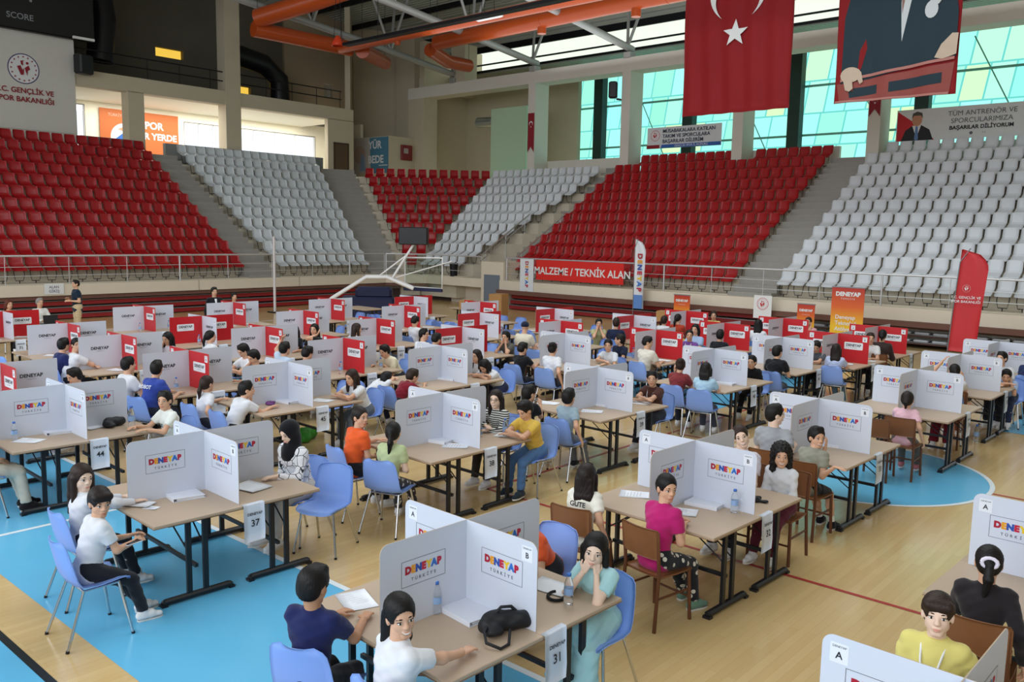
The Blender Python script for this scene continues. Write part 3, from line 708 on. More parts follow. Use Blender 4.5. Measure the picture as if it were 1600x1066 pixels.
mb=MB(); holes(mb,29.6,34.6,44.2,44.4,9.6,17,[(32.4,33.0,11.2,12.0)]); struct('wall_plant_end',mb,[BROWNW])
mb=MB(); box2(mb,14,31.6,40.9,46.6,9.58,9.66); struct('floor_plant_room',mb,[DARKW])
# windows of the corridor: bright panes
def pane_mat(name,col,em=0):
    m=bpy.data.materials.new(name); m.use_nodes=True; nt=m.node_tree; nt.nodes.remove(nt.nodes['Principled BSDF']); out=nt.nodes['Material Output']
    t=nt.nodes.new('ShaderNodeBsdfTransparent'); t.inputs[0].default_value=tuple(col)+(1,); g=nt.nodes.new('ShaderNodeBsdfGlossy'); g.inputs['Roughness'].default_value=.05
    mx=nt.nodes.new('ShaderNodeMixShader'); mx.inputs[0].default_value=.05; nt.links.new(t.outputs[0],mx.inputs[1]); nt.links.new(g.outputs[0],mx.inputs[2]); nt.links.new(mx.outputs[0],out.inputs[0]); return m
CLEAR=pane_mat('glass_clear',(.95,.97,1))
def window(n,x0,x1,y,z0,z1,nx=2):
    mb=MB(); fr_=.05
    for i in range(nx+1): xx=x0+(x1-x0)*i/nx; box2(mb,xx-fr_/2,xx+fr_/2,y-.05,y+.05,z0,z1,0)
    box2(mb,x0,x1,y-.05,y+.05,z0-.03,z0+.03,0); box2(mb,x0,x1,y-.05,y+.05,z1-.03,z1+.03,0)
    mb.box(((x0+x1)/2,y,(z0+z1)/2),(x1-x0,.01,z1-z0),1)
    return struct(n,mb,[mat('frame_white',rgb('d8d8d6'),.5),CLEAR])
window('window_1',16.5,18.7,45.55,6.6,9.2); window('window_2',24.0,26.6,45.55,6.6,8.9,3); window('window_3',26.9,32.6,45.55,6.6,8.9,4)
YEL=pane_mat('glass_yellow',(.9,.7,.25))
for i,(a,b,c,d) in enumerate(((23.0,24.6,12.4,12.9),(27.3,28.8,11.0,11.5))):
    struct(f'window_{i+4}',MB().box(((a+b)/2,46.6,(c+d)/2),(b-a,.02,d-c),0),[YEL])
# corner walls
mb=MB(); wallpath(mb,[(31.7,40.8),(34.75,44.5),(37.6,41.6)],.3,5,17); struct('wall_corner',mb,[WALLB])
mb=MB(); box2(mb,33.6,36.5,39.6,43.4,5,8.75); struct('wall_corner_box',mb,[WALLB])
mb=MB(); box2(mb,30.35,31.25,40.46,40.5,6.2,8.05); d=struct('door_1',mb,[mat('door_brown',rgb('5b4632'),.6)])
mb=MB(); box2(mb,30.28,30.35,40.44,40.5,6.2,8.12); box2(mb,31.25,31.32,40.44,40.5,6.2,8.12); box2(mb,30.28,31.32,40.44,40.5,8.05,8.12); struct('trim_3',mb,[mat('door_frame',rgb('40301f'),.6)])
mb=MB(); box2(mb,35.6,36.7,38.8,40.2,5,11.1); struct('wall_corner_pillar',mb,[WALLB])
mb=MB(); box2(mb,35.6,36.6,1,40.2,11.08,11.72)
for v in (30.1,24.1,18.1,12.2,6.2): box2(mb,35.6,36.7,v,v+.5,4,11.1)
struct('wall_side_columns',mb,[WALLW])
mb=MB(); box2(mb,40.5,40.8,31,40.2,5,12.5); box2(mb,36.6,40.6,40,40.3,5,12.5); struct('wall_corner_recess',mb,[WALLB])
mb=MB(); box2(mb,37.0,37.2,31.9,34.6,5,10.25); struct('wall_green_partition',mb,[mat('paint_green',rgb('b5d3b4'),.6,var=.03)])  # green light falling on the partition is put into its base colour
mb=MB(); box2(mb,36.75,36.95,25.0,30.1,5,7.1); box2(mb,36.75,36.95,14.2,24.1,5,7.1); box2(mb,36.75,36.95,1,12.2,5,7.0); struct('wall_side_low',mb,[WALLW])
mb=MB(); box2(mb,35.7,36.7,35.5,36.6,11.72,13.8); box2(mb,36.2,37.8,40.3,42,5,17); box2(mb,36,41,39.2,39.6,11.7,14.5); struct('wall_upper_corner',mb,[WALLB])
t=struct('window_8',MB().box((32.7,44.3,11.6),(.6,.04,.8),0),[CLEAR])
# coloured glass facade behind the side grandstand
def facade_mat():
    m=bpy.data.materials.new('facade_glass'); m.use_nodes=True; nt=m.node_tree; nt.nodes.remove(nt.nodes['Principled BSDF']); out=nt.nodes['Material Output']; L=nt.links.new
    tc=nt.nodes.new('ShaderNodeTexCoord'); sp=nt.nodes.new('ShaderNodeSeparateXYZ'); cb=nt.nodes.new('ShaderNodeCombineXYZ'); L(tc.outputs['Object'],sp.inputs[0])
    sh=nt.nodes.new('ShaderNodeMath'); sh.operation='MULTIPLY_ADD'; sh.inputs[1].default_value=.16; L(sp.outputs['Z'],sh.inputs[0]); L(sp.outputs['Y'],sh.inputs[2])
    L(sh.outputs[0],cb.inputs[0]); L(sp.outputs['Z'],cb.inputs[1])
    br=nt.nodes.new('ShaderNodeTexBrick'); br.inputs['Scale'].default_value=1; br.inputs['Brick Width'].default_value=1.25; br.inputs['Row Height'].default_value=1.55; br.inputs['Mortar Size'].default_value=.05; br.inputs['Mortar Smooth'].default_value=.6; br.offset=.37; br.squash=.8
    br.inputs['Color1'].default_value=(0,0,0,1); br.inputs['Color2'].default_value=(1,1,1,1); br.inputs['Mortar'].default_value=(.5,.5,.5,1); L(cb.outputs[0],br.inputs['Vector'])
    rp=nt.nodes.new('ShaderNodeValToRGB'); el=rp.color_ramp.elements; el[0].color=(.50,.88,.80,1); el[1].color=(.80,.95,.66,1); e=el.new(.35); e.color=(.62,.95,.92,1); e=el.new(.65); e.color=(.54,.88,.76,1); e=el.new(.8); e.color=(.64,.92,.82,1)
    L(br.outputs['Color'],rp.inputs[0])
    mx=nt.nodes.new('ShaderNodeMix'); mx.data_type='RGBA'; mx.inputs[7].default_value=(.36,.74,.70,1); L(br.outputs['Fac'],mx.inputs[0]); L(rp.outputs[0],mx.inputs[6])
    n=nt.nodes.new('ShaderNodeTexNoise'); n.inputs['Scale'].default_value=.25; L(tc.outputs['Object'],n.inputs['Vector'])
    t=nt.nodes.new('ShaderNodeBsdfTransparent'); L(mx.outputs[2],t.inputs[0]); L(t.outputs[0],out.inputs[0]); return m
mb=MB(); mb.box((42,19,8.3),(.03,40,8.5),0); struct('window_6',mb,[facade_mat()])
mb=MB()
for v in (36,30.1,24.2,18.3,12.4,6.5,.6): box2(mb,41.2,41.7,v-.3,v+.3,3,13)
struct('wall_facade_columns',mb,[mat('column_dark',rgb('21352f'),.6)])
mb=MB()
for z in (6.6,8.25,10.6): box2(mb,41.85,41.95,-1,39,z-.05,z+.05)
for v in (3,9.4,15,21,27,33): mb.tube([(41.8,v-1.6,6.6),(41.8,v+1.2,12)],.028,6)
struct('window_frame_facade',mb,[mat('frame_teal',rgb('78b5aa'),.5)])
# ---- roof ----
def deck_mat():
    m=mat('roof_deck',rgb('9c9f95'),.6,metal=.0,var=.12,scale=.6); nt=m.node_tree; b=nt.nodes['Principled BSDF']; tc=nt.nodes.new('ShaderNodeTexCoord')
    w=nt.nodes.new('ShaderNodeTexWave'); w.bands_direction='X'; w.inputs['Scale'].default_value=1.2; bp=nt.nodes.new('ShaderNodeBump'); bp.inputs['Strength'].default_value=.8; bp.inputs['Distance'].default_value=.1
    nt.links.new(tc.outputs['Object'],w.inputs['Vector']); nt.links.new(w.outputs['Fac'],bp.inputs['Height']); nt.links.new(bp.outputs[0],b.inputs['Normal']); return m
deck=deck_mat(); mb=MB()
RZ=lambda u:15.6+1.3*(1-((u-15)/21)**2) if u<36 else 15.6-.75*(u-36)
us=[-8,-2,4,10,15,20,26,31,36,38.2]
mb.grid([[(u,v,min(RZ(u),17)) for v in (-10,10,30,48)] for u in us],0,True,.15); struct('ceiling',mb,[deck])
mb=MB(); box2(mb,38.1,42.2,-2,40,12.55,12.7); struct('ceiling_side',mb,[mat('roof_deck',(1,1,1))])
mb=MB()
for u in (20,24,28,31.5,34.5,37): box2(mb,u-.06,u+.06,-6,47,RZ(u)-.32,RZ(u)-.02)
struct('ceiling_purlins',mb,[DK])
struct('window_7',MB().box((38.15,19,13.35),(.03,40,1.4),0),[pane_mat('glass_pale',(.92,.95,.86))])
mb=MB(); box2(mb,38.02,38.1,-1,39,13.02,13.1); box2(mb,38.0,38.1,-1,39,12.62,12.74); box2(mb,38.0,38.1,-1,39,13.75,14.2); struct('window_frame_clerestory',mb,[DK])
TUBE=mat('truss_grey',rgb('a5a5a3'),.5,metal=.3,var=.05)
for i,v in enumerate((36.4,30.35,24.35,18.35,12.45,6.45)):
    t=thing('roof_truss',f'grey tubular roof truss, {NTH[i]} from the far end of the side beam','truss',(35.9,v,11.72),0,'roof trusses')
    zc=lambda u:.45+.115*(35.9-u)-.0012*(35.9-u)**2
    MB().tube([(u-35.9,0,zc(u)) for u in (36,31,26,21,16,11,6)],.17,12).build('bottom_chord',TUBE,t)
    for u in (35.6,31,26,21,16,11):
        top=RZ(u+.8)-.35-11.72
        for dv in (-.55,.55): MB().tube([(u-35.9,0,zc(u)),(u+.8-35.9,dv,top)],.075,8).build('strut',TUBE,t)
        if u<35: MB().tube([(u-35.9,0,zc(u)),(u-1.6-35.9,0,RZ(u-1.6)-.35-11.72)],.075,8).build('strut',TUBE,t)
    MB().box((-.1,0,.12),(.5,.4,.3),0,ch=.02).build('bearing_plate',TUBE,t)
ORANGE=mat('duct_orange',rgb('b04a1c'),.28,var=.06,scale=1.5)
def duct(label,pts,r,vents=()):
    t=thing('air_duct',label,'duct',pts[0]); o=Vector(pts[0]); P=[Vector(p)-o for p in pts]
    m=MB().tube(P,r,20); m.build('pipe',ORANGE,t)
    for p in vents: MB().tube([Vector(p)-o,Vector(p)-o-Vector((0,0,r*1.5))],r*.55,14).build('outlet',ORANGE,t)
    for i in range(0,len(P)-1):
        d=(P[i+1]-P[i]); n=int(d.length/3)
        for j in range(1,n): q=P[i]+d*j/n; u_=d.normalized()*.03; MB().tube([q-u_,q+u_],r*1.03,20).build('joint_ring',ORANGE,t)
    for p in pts[:1]+pts[-1:]: MB().tube([Vector(p)-o,Vector((p[0],p[1],RZ(p[0])-.1))-o],.012,5).build('hanger',DK,t)
    return t
duct('long orange air duct along the middle of the roof',[(26.8,35.2,12.0),(26.8,25,12.05),(26.8,10,12.05)],.24,[(26.8,17.5,12.0),(26.8,31,12)])
duct('long thick orange air duct nearest the side wall beam',[(30.5,32.3,12.55),(30.5,22,12.7),(30.5,4,12.7)],.36,[(30.5,20.5,12.6),(30.5,25.5,12.6)])
duct('short orange duct elbow going into the corner recess',[(30.6,32.9,12.3),(32.5,33.6,12.1),(34.4,33.9,12.2)],.34)
duct('orange cone shaped duct end at the tall corner wall',[(27.4,34.3,11.9),(31.6,37.6,12.35)],.36)
t=duct('orange duct with a bend above the far left balcony and the hanging lamp',[(22.7,36.0,12.75),(24,33.2,13.4),(25.4,30,14.2)],.42)
MB().tube([Vector(p)-Vector((22.7,36.0,12.75)) for p in ((22.6,36.2,12.3),(25.2,35.9,12.25),(27.6,35.4,12.15))],.36,20).build('pipe',ORANGE,t)
duct('orange duct end at the top left beside the scoreboard',[(17.3,39.8,13.6),(19.2,38,14.4)],.4)
BLK=mat('black_plastic',rgb('15151a'),.4,var=.05)
t=thing('black_ventilation_duct','black bent ventilation duct on the dark balcony beside the column','duct',(25,43,10)); MB().tube([(0,0,2.6),(2.6,.3,2.3),(3.6,.3,1.6),(3.7,.3,0)],.55,16).build('pipe',BLK,t); MB().tube([(-6.6,0,5),(-6.3,0,3),(-6.5,0,1)],.6,14).build('pipe',BLK,t)
t=thing('cable_tray','long dark cable tray hung across the hall below the orange duct','tray',(24,31,11.2)); MB().box((0,-11,0),(.35,22.4,.12),0).build('tray',DK,t)
for y in (-2,-8,-14,-20): MB().tube([(0,y,0),(0,y,4)],.012,5).build('hanger',DK,t)
def lamp(label,p,c,kind):
    t=thing('hanging_lamp',label,'lamp',p)
    if kind=='tube':
        MB().box((0,0,0),(.22,1.35,.07),0,ch=.02).build('housing',mat('lamp_white',rgb('e8e8ea'),.4),t); MB().box((0,0,-.045),(.12,1.25,.02),0).build('diffuser',mat('lamp_white',(1,1,1)),t)
    else:
        MB().lathe([(.02,.32),(.10,.30),(.16,.18),(.27,-.02),(.27,-.12),(.24,-.12)],n=16).build('shade',mat('lamp_'+c,rgb({'red':'d42a3c','orange':'d8401c'}[c]),.35),t)
    for dy in (-.3,.3): MB().tube([(0,dy,.05),(0,dy*.3,2.4)],.012,5).build('cable',DK,t)
lamp('white linear lamp hanging beside the orange duct',(26,24.5,11.74),'w','tube'); lamp('white linear lamp hanging at the top middle',(27,21.1,12.3),'w','tube')
lamp('orange lamp hanging at the end of the cable tray',(23.9,31.6,11.3),'orange','bell'); lamp('pink red lamp at the top edge, left of a pair',(22,22.6,12.05),'red','bell'); lamp('pink red lamp at the top edge, right of a pair',(22,21.6,12.1),'red','bell')
t=thing('loudspeaker','black loudspeaker on the side wall column','loudspeaker',(35.3,24.9,10.2)); MB().box((0,0,0),(.35,.42,.8),0,ch=.06,rz=.5).build('cabinet',BLK,t); MB().box((.15,-.25,-.45),(.3,.1,.08),0).build('bracket',BLK,t)
t=thing('loudspeaker','black loudspeaker at the corner of the scoreboard wall','loudspeaker',(16.5,40.0,10.2)); MB().box((0,0,0),(.7,.5,.85),0,ch=.06,rz=.3).build('cabinet',BLK,t); MB().box((.0,.30,0),(.12,.28,.12),0).build('bracket',BLK,t)
t=thing('balcony_railing','dark railing along the upper far balcony','railing',(20,40.7,10.06))
for z in (.5,.95): MB().tube([(-3.6,0,z),(11,0,z)],.03,6).build('rail',DK,t)
for x in np.arange(-3.5,11,1.6): MB().tube([(x,0,0),(x,0,.95)],.02,5).build('post',DK,t)
t=thing('ventilation_pipe','galvanised pipe in the corner recess','pipe',(37.5,34.6,9.55)); MB().tube([(0,-1,0),(0,1.5,.1)],.3,14).build('pipe',mat('galvanised',rgb('aeb9bb'),.3,metal=.8),t)
t=thing('fire_cabinet','red fire hose cabinet on the corner box','cabinet',(34.9,39.53,7.85)); MB().box((0,0,0),(.85,.12,.9),0,ch=.02).build('box',mat('cabinet_red',rgb('7c1f22'),.4),t); MB().box((-.1,-.07,.1),(.35,.02,.3),0).build('label_plate',mat('label_grey',rgb('a89a9a'),.5),t)
# ---- writing, flags and banners on the walls ----
def printed(name,label,cat,M,w,h,base,items,thick=.02,group=None):
    """flat printed sheet: M = face matrix at its centre, items = list of (polygon or text) drawn on it"""
    mb=MB(); mats=[base]; idx={}
    def mi(m):
        if m.name not in idx: idx[m.name]=len(mats); mats.append(m)
        return idx[m.name]
    mb.add([M@Vector((x,y,z)) for x in (-w/2,w/2) for y in (-h/2,h/2) for z in (-thick,0)],[(0,1,3,2),(4,6,7,5),(0,4,5,1),(2,3,7,6),(0,2,6,4),(1,5,7,3)],0)
    for n,it in enumerate(items):
        lf=.003+.0016*n
        if it[0]=='t': _,txt,x,y,sz,m,al,bold=it; mb.text(txt,M@Matrix.Translation((x,y,0)),sz,mi(m),al,bold,lf)
        else: _,poly,m=it; mb.poly([M@Vector((x,y,lf)) for x,y in poly],mi(m))
    o=mb.build(name,mats); return tag(o,label,cat,group)
def circ(x,y,r,n=28,ry=None): return [(x+r*math.cos(t),y+(ry or r)*math.sin(t)) for t in np.linspace(0,2*PI,n,endpoint=False)]
def star(x,y,r,a0=PI/2): return [(x+(r if i%2==0 else r*.382)*math.cos(a0+i*PI/5),y+(r if i%2==0 else r*.382)*math.sin(a0+i*PI/5)) for i in range(10)]
pr=lambda n,h,r=.6:mat('print_'+n,rgb(h),r,var=.03)
pW,pR,pDR,pK,pB,pG=pr('white','dfe0e2'),pr('red','c5202a'),pr('darkred','8d1627'),pr('black','1a1b20'),pr('blue','2d62ad'),pr('grey','5c6068')
fa=lambda x,y,z:face_M((x,y,z),(1,0,0),(0,0,1))     # faces the hall from the far wall
si=lambda x,y,z:face_M((x,y,z),(0,-1,0),(0,0,1))    # faces the hall from the side wall
def emblem(x,y,r,m1,m2):
    it=[('p',circ(x,y,r),m1),('p',circ(x,y,r*.93),pW)]
    for i in range(16): a=2*PI*i/16; it.append(('p',star(x+r*.78*math.cos(a),y+r*.78*math.sin(a),r*.09),m2))
    it+= [('p',[(x-r*.42,y+r*.12),(x-r*.2,y+r*.2),(x-r*.08,y-r*.1),(x+r*.02,y+r*.05),(x-.02*r,y-r*.4),(x-r*.2,y-r*.42)],m2),('p',[(x+r*.05,y+r*.05),(x+r*.3,y+r*.25),(x+r*.4,y),(x+r*.25,y-r*.1),(x+r*.2,y-r*.45),(x+r*.1,y-r*.1)],m2),
          ('p',[(x-r*.15,y+r*.25),(x-r*.2,y+r*.5),(x+r*.05,y+r*.55),(x-r*.05,y+r*.45),(x-r*.02,y+r*.2)],m2),('p',circ(x+r*.22,y+r*.38,r*.09,10),m2)]
    return it
pP=pr('purple','4a3f6e')
it=emblem(.05,.52,.63,pP,pDR)+[('t','T.C. GENÇLİK VE',.05,-.40,.30,pDR,'CENTER',.022),('t','SPOR BAKANLIĞI',.05,-.76,.30,pDR,'CENTER',.022)]
printed('wall_sign','white wall panel with round ministry emblem and red lettering','sign',fa(14.15,40.44,9.2),4.28,4.0,mat('panel_white',rgb('cfccc4'),.7,var=.03),it,.05)
t=thing('scoreboard','black electronic scoreboard above the white emblem panel','scoreboard',(13,40.3,13.8)); MB().box((0,0,0),(8.2,.35,5.1),0,ch=.05).build('cabinet',mat('score_black',rgb('101114'),.35),t)
m=MB(); m.text('SCORE',fa(1.05,-.19,-2.02),.34,0,'CENTER',.01)
for y in (.25,.55,.85,1.2): m.box((1.5,-.18,y-1.5),(.10,.01,.2),0)
m.build('lettering',pr('scoretext','8d9096'),t)
MB().box((3.55,-.3,-2.5),(.9,.12,.1),0).build('edge_lamp',mat('lamp_white',(1,1,1)),t)
OR=pr('orange','b8632f')
it=[('p',circ(-.85,-.15,.72),pr('ball','c9cfda')),('p',[(-1.4,-.3),(-.9,.1),(-.5,-.1),(-.7,-.6),(-1.2,-.7)],pB),('p',[(-1.2,.25),(-.8,.45),(-.5,.2),(-.85,.15)],pr('skinp','c08a6c')),('t','SPOR',.62,.58,.52,pW,'CENTER',.03),('t','HER YERDE',.80,.02,.47,pW,'CENTER',.03),('t','TÜRKİYE SPOR',-1.0,.95,.2,pr('lt','d9b29b'),'CENTER',.0)]
printed('wall_banner','orange sports banner with a ball and white slogan in the bright corridor','banner',fa(21.5,45.4,7.9),4.2,2.5,OR,it)
it=[('p',[(-1.75,-1.05),(.15,-1.05),(.05,1.05),(-1.75,1.05)],pr('mural','b9b3ae')),('p',circ(-.9,.1,.55),pr('mural2','b79f95')),('p',[(-.9,-.9),(-.3,-.9),(-.45,0),(-.75,.2)],pr('mural3','8ba4c4')),('t','YÜR',.55,.6,.62,pW,'CENTER',.03),('t','BEDE',.62,-.25,.62,pW,'CENTER',.03),('p',[(.9,-.62),(1.7,-.62),(1.7,-.57),(.9,-.57)],pW)]
printed('wall_poster','pale and blue poster on the corner box beside the red cabinet','poster',si(33.57,41.4,7.65),3.5,2.1,pr('teal','4c7f98'),it)
# national flag and the suit banner hanging over the side of the court
def cloth_banner(name,label,cat,u,v0,v1,zb,zt,base,items,folds=5,amp=.05):
    """hanging cloth: sheet and prints follow the same folds"""
    mb=MB(); mats=[base]; idx={}; w=v1-v0; h=zt-zb
    bend=lambda x,y:u+amp*math.sin(x/w*folds*2*PI+y*.4)*(.35+.65*(1-(y+h/2)/h))+.03*math.sin(y*1.7+x)
    P=lambda x,y,l=0:(bend(x,y)-l,(v0+v1)/2-x,(zb+zt)/2+y)
    nx,ny=40,24; X=np.linspace(-w/2,w/2,nx); Y=np.linspace(-h/2,h/2,ny)
    mb.grid([[P(x,y) for x in X] for y in Y],0,True,.006)
    for n,(poly,m) in enumerate(items):
        if m.name not in idx: idx[m.name]=len(mats); mats.append(m)
        bm_=fill(poly,.22); mb.add([P(x,y,.018+.005*min(n,12)) for x,y in bm_[0]],bm_[1],idx[m.name],True)
    o=mb.build(name,mats); return tag(o,label,cat)
import bmesh
def fill(poly,step):
    """triangulate a flat polygon finely so that it can follow folds"""
    bm=bmesh.new(); vs=[]
    n=len(poly)
    for i in range(n):
        a,b=poly[i],poly[(i+1)%n]; L=math.hypot(b[0]-a[0],b[1]-a[1]); k=max(1,int(L/step))
        for j in range(k): vs.append(bm.verts.new((a[0]+(b[0]-a[0])*j/k,a[1]+(b[1]-a[1])*j/k,0)))
    f=bm.faces.new(vs); bmesh.ops.triangulate(bm,faces=[f])
    xs=[v.co.x for v in vs]; ys=[v.co.y for v in vs]
    for ax,lo,hi in ((0,min(xs),max(xs)),(1,min(ys),max(ys))):
        c=lo+step
        while c<hi:
            bmesh.ops.bisect_plane(bm,geom=bm.verts[:]+bm.edges[:]+bm.faces[:],plane_co=(c,c,0),plane_no=(1,0,0) if ax==0 else (0,1,0)); c+=step
    bm.verts.index_update(); r=([(v.co.x,v.co.y) for v in bm.verts],[[v.index for v in f.verts] for f in bm.faces]); bm.free(); return r
def crescent(x,y,R1,R2,off,n=40):
    """crescent opening downwards (the flag hangs with its hoist at the top)"""
    d=off; ca=(R1*R1+d*d-R2*R2)/(2*d*R1); a=math.acos(ca); cb=(R1*ca-d)/R2; b=math.acos(max(-1,min(1,cb)))
    o=[(x+R1*math.sin(t),y-R1*math.cos(t)) for t in np.linspace(a,2*PI-a,n)]
    i=[(x+R2*math.sin(t),y-d-R2*math.cos(t)) for t in np.linspace(2*PI-b,b,n)]
    return o+i
def crescent_quads(x,y,R1,R2,off,n=40):
    c=crescent(x,y,R1,R2,off,n); return [[c[i],c[i+1],c[2*n-2-i],c[2*n-1-i]] for i in range(n-1)]
FLAG=mat('flag_red',rgb('a3161e'),.7,var=.08,scale=.8,sheen=.1)
def thin(m,f=.35):
    nt=m.node_tree; b=nt.nodes['Principled BSDF']; t=nt.nodes.new('ShaderNodeBsdfTranslucent'); mx=nt.nodes.new('ShaderNodeMixShader'); mx.inputs[0].default_value=f
    src=b.inputs['Base Color'].links
    if src: nt.links.new(src[0].from_socket,t.inputs[0])
    nt.links.new(b.outputs[0],mx.inputs[1]); nt.links.new(t.outputs[0],mx.inputs[2]); nt.links.new(mx.outputs[0],nt.nodes['Material Output'].inputs[0])
thin(FLAG)
G=3.77; top=7.2+1.5*G; yc=lambda d:(7.2+top)/2 and (1.5*G/2-d)
cloth_banner('national_flag','huge red flag with white star and crescent hanging over the court','flag',26,11.72,15.49,7.2,top,FLAG,[(q_,pr('flagwhite','dcdcdc')) for q_ in crescent_quads(0,yc(.5*G),.25*G,.2*G,.0625*G)]+[(star(0,yc(.845*G),.118*G),pr('flagwhite','dcdcdc'))])
SUIT=pr('suit','21343f',.8); w_=3.35; H_=5.65
bt=-H_/2
it=[([(-1.5,bt+.0),(1.5,bt),(1.6,bt+.85),(-1.62,bt+.55)],pr('podium','8f4038')),([(-1.2,bt+.12),(-.45,bt+.2),(-.45,bt+.45),(-1.25,bt+.38)],SUIT),([(-.1,bt+.2),(1.3,bt+.32),(1.3,bt+.6),(-.1,bt+.48)],SUIT),
    ([(-1.5,bt+.55),(-.75,bt+.62),(1.62,bt+1.0),(1.6,bt+2.2),(1.25,bt+4.2),(.3,bt+4.9),(-.3,bt+4.9),(-1.0,bt+4.3),(-1.45,bt+2.4)],SUIT),
    ([(-1.02,bt+.8),(-.98,bt+1.45),(-.82,bt+1.75),(-.78,bt+1.5),(-.92,bt+.95)],FLAG),
    ([(.05,bt+4.9),(.55,bt+4.9),(.45,bt+3.2),(.18,bt+1.55),(.1,bt+2.6)],pr('shirt','c9cdd0')),([(.05,bt+4.9),(.25,bt+4.9),(.22,bt+3.0),(.14,bt+2.3),(.08,bt+3)],pr('tie','8c6a62')),
    (circ(.92,bt+2.32,.17,16,.24),pr('shirt','c9cdd0')),([(.95,bt+2.4),(1.1,bt+2.45),(1.3,bt+2.78),(1.25,bt+2.9),(1.0,bt+2.8),(.85,bt+2.6)],pr('shirt','c9cdd0')),
    ([(-1.62,bt+.0),(1.5,bt+.0),(1.5,bt+.06),(-1.62,bt+.06)],pr('podium_light','b0736a')),([(-1.5,bt+.6),(1.6,bt+.92),(1.6,bt+1.0),(-1.5,bt+.68)],pr('podium_light','b0736a')),
    (circ(-1.2,bt+.78,.30,18,.22),pr('hand','c4af9a')),([(-1.42,bt+.7),(-1.32,bt+.35),(-1.2,bt+.3),(-1.1,bt+.38),(-1.15,bt+.7)],pr('hand','c4af9a')),([(-1.08,bt+.8),(-.92,bt+.5),(-.84,bt+.56),(-.9,bt+.85)],pr('hand','c4af9a')),
    ([(1.1,bt+1.0),(1.25,bt+1.35),(1.5,bt+1.62),(1.66,bt+1.6),(1.64,bt+1.05),(1.3,bt+.95)],pr('hand','c4af9a'))]
cloth_banner('portrait_banner','huge red banner printed with a dark suit and two hands','banner',26,6.97,10.32,7.2,7.2+H_,FLAG,it,3,.04)
it=emblem(-1.55,.12,.26,pR,pR)+[('t','MÜSABAKALARA KATILAN',-1.12,.30,.235,pr('navy','3b4658'),'LEFT',.015),('t','TAKIM VE SPORCULARA',-1.12,.06,.235,pr('navy','3b4658'),'LEFT',.015),('t','BAŞARILAR DİLERİM',-1.12,-.18,.235,pr('navy','3b4658'),'LEFT',.015),('p',[(-1.2,-.5),(2.0,-.5),(2.0,-.33),(-1.15,-.33)],pB),('p',[(-2.0,-.5),(-1.28,-.5),(-1.28,-.33),(-2.0,-.33)],pDR),('t','GENÇLİK SPOR İL MÜDÜRÜ',.45,-.415,.14,pW,'CENTER',.005)]
printed('wall_banner','white and blue banner wishing success hung below the window','banner',si(36.45,21.58,7.9),4.0,1.0,pr('bannergrey','d6d9dc'),it)
it=[('p',[(-2.42,-.45),(-2.42,.55),(-1.5,-.1),(-1.0,-.6),(-2.42,-.6)],pR),('p',[(-2.25,-.6),(-2.1,-.2),(-1.85,-.02),(-1.5,-.02),(-1.2,-.2),(-1.05,-.6)],pK),('p',[(-1.85,-.02),(-1.67,-.5),(-1.52,-.02)],pW),('p',[(-1.72,-.05),(-1.75,-.55),(-1.67,-.6),(-1.6,-.55),(-1.64,-.05)],pr('tieblue','5d7fae')),('p',circ(-1.68,.2,.19,20,.25),pr('skinp','c08a6c')),('p',[(-1.88,.25),(-1.85,.45),(-1.68,.52),(-1.5,.45),(-1.47,.25),(-1.55,.36),(-1.8,.36)],pr('hairgrey','4a4540')),
    ('t','TÜM ANTRENÖR VE',.62,.34,.26,pG,'CENTER',.0),('t','SPORCULARIMIZA',.62,.06,.26,pG,'CENTER',.0),('t','BAŞARILAR DİLİYORUM',.62,-.2,.20,pK,'CENTER',.03),('p',circ(.3,-.42,.06,10),pG),('t','T.C.',.75,-.42,.09,pG,'CENTER',0)]
printed('wall_banner','long white banner with a man in a suit and a greeting','banner',si(36.45,9.4,7.72),4.9,1.22,pr('bannerwhite','d6d9da'),it)
for v,z0,z1,lb in ((30.35,7.5,9.55,'narrow red pennant with crescent on the column left of the first window'),(12.45,8.05,9.3,'narrow red pennant on the column below the suit banner')):
    w=.44; mb=MB(); z=z0; mb.poly([(35.57,v+w/2,z1),(35.57,v-w/2,z1),(35.57,v-w/2,z0),(35.57,v,z0+.3),(35.57,v+w/2,z0)][::-1],0); mb.poly([(35.575,v+w/2,z1),(35.575,v-w/2,z1),(35.575,v-w/2,z0),(35.575,v,z0+.3),(35.575,v+w/2,z0)],0)
    [mb.poly([(35.565,v-x,(z1-.55)+y) for x,y in q_],1) for q_ in crescent_quads(0,0,.13,.10,.035,16)]; mb.poly([(35.565,v-x,y+z1-.72) for x,y in star(0,0,.05)],1)
    tag(mb.build('pennant',[pDR,pW]),lb,'pennant')
mb=MB(); mb.box((26.78,20.27,1.74),(.02,4.25,.80),0); mb.text('MALZEME / TEKNİK ALAN',si(26.76,20.16,1.70),.40,1,'CENTER',.02)
tag(mb.build('railing_banner',[pr('signred','d3241f'),pr('white','dfe0e2')]),'red banner reading MALZEME / TEKNİK ALAN on the side railing','banner')
LOGO_COL=['a8152f','e39a1f','2b4fa8','c01f3a','e8c223','2f6fc4','b5163a']
LOGO=[pr('logo%d'%i,h,.5) for i,h in enumerate(LOGO_COL)]
def vertical_word(mb,M,y0,dy,sz,mi0):
    for i,ch in enumerate('DENEYAP'): mb.text(ch,M@Matrix.Translation((0,y0-dy*i,0))@Matrix.Rotation(-PI/2,4,'Z'),sz,mi0+i,'CENTER',.045,.012)
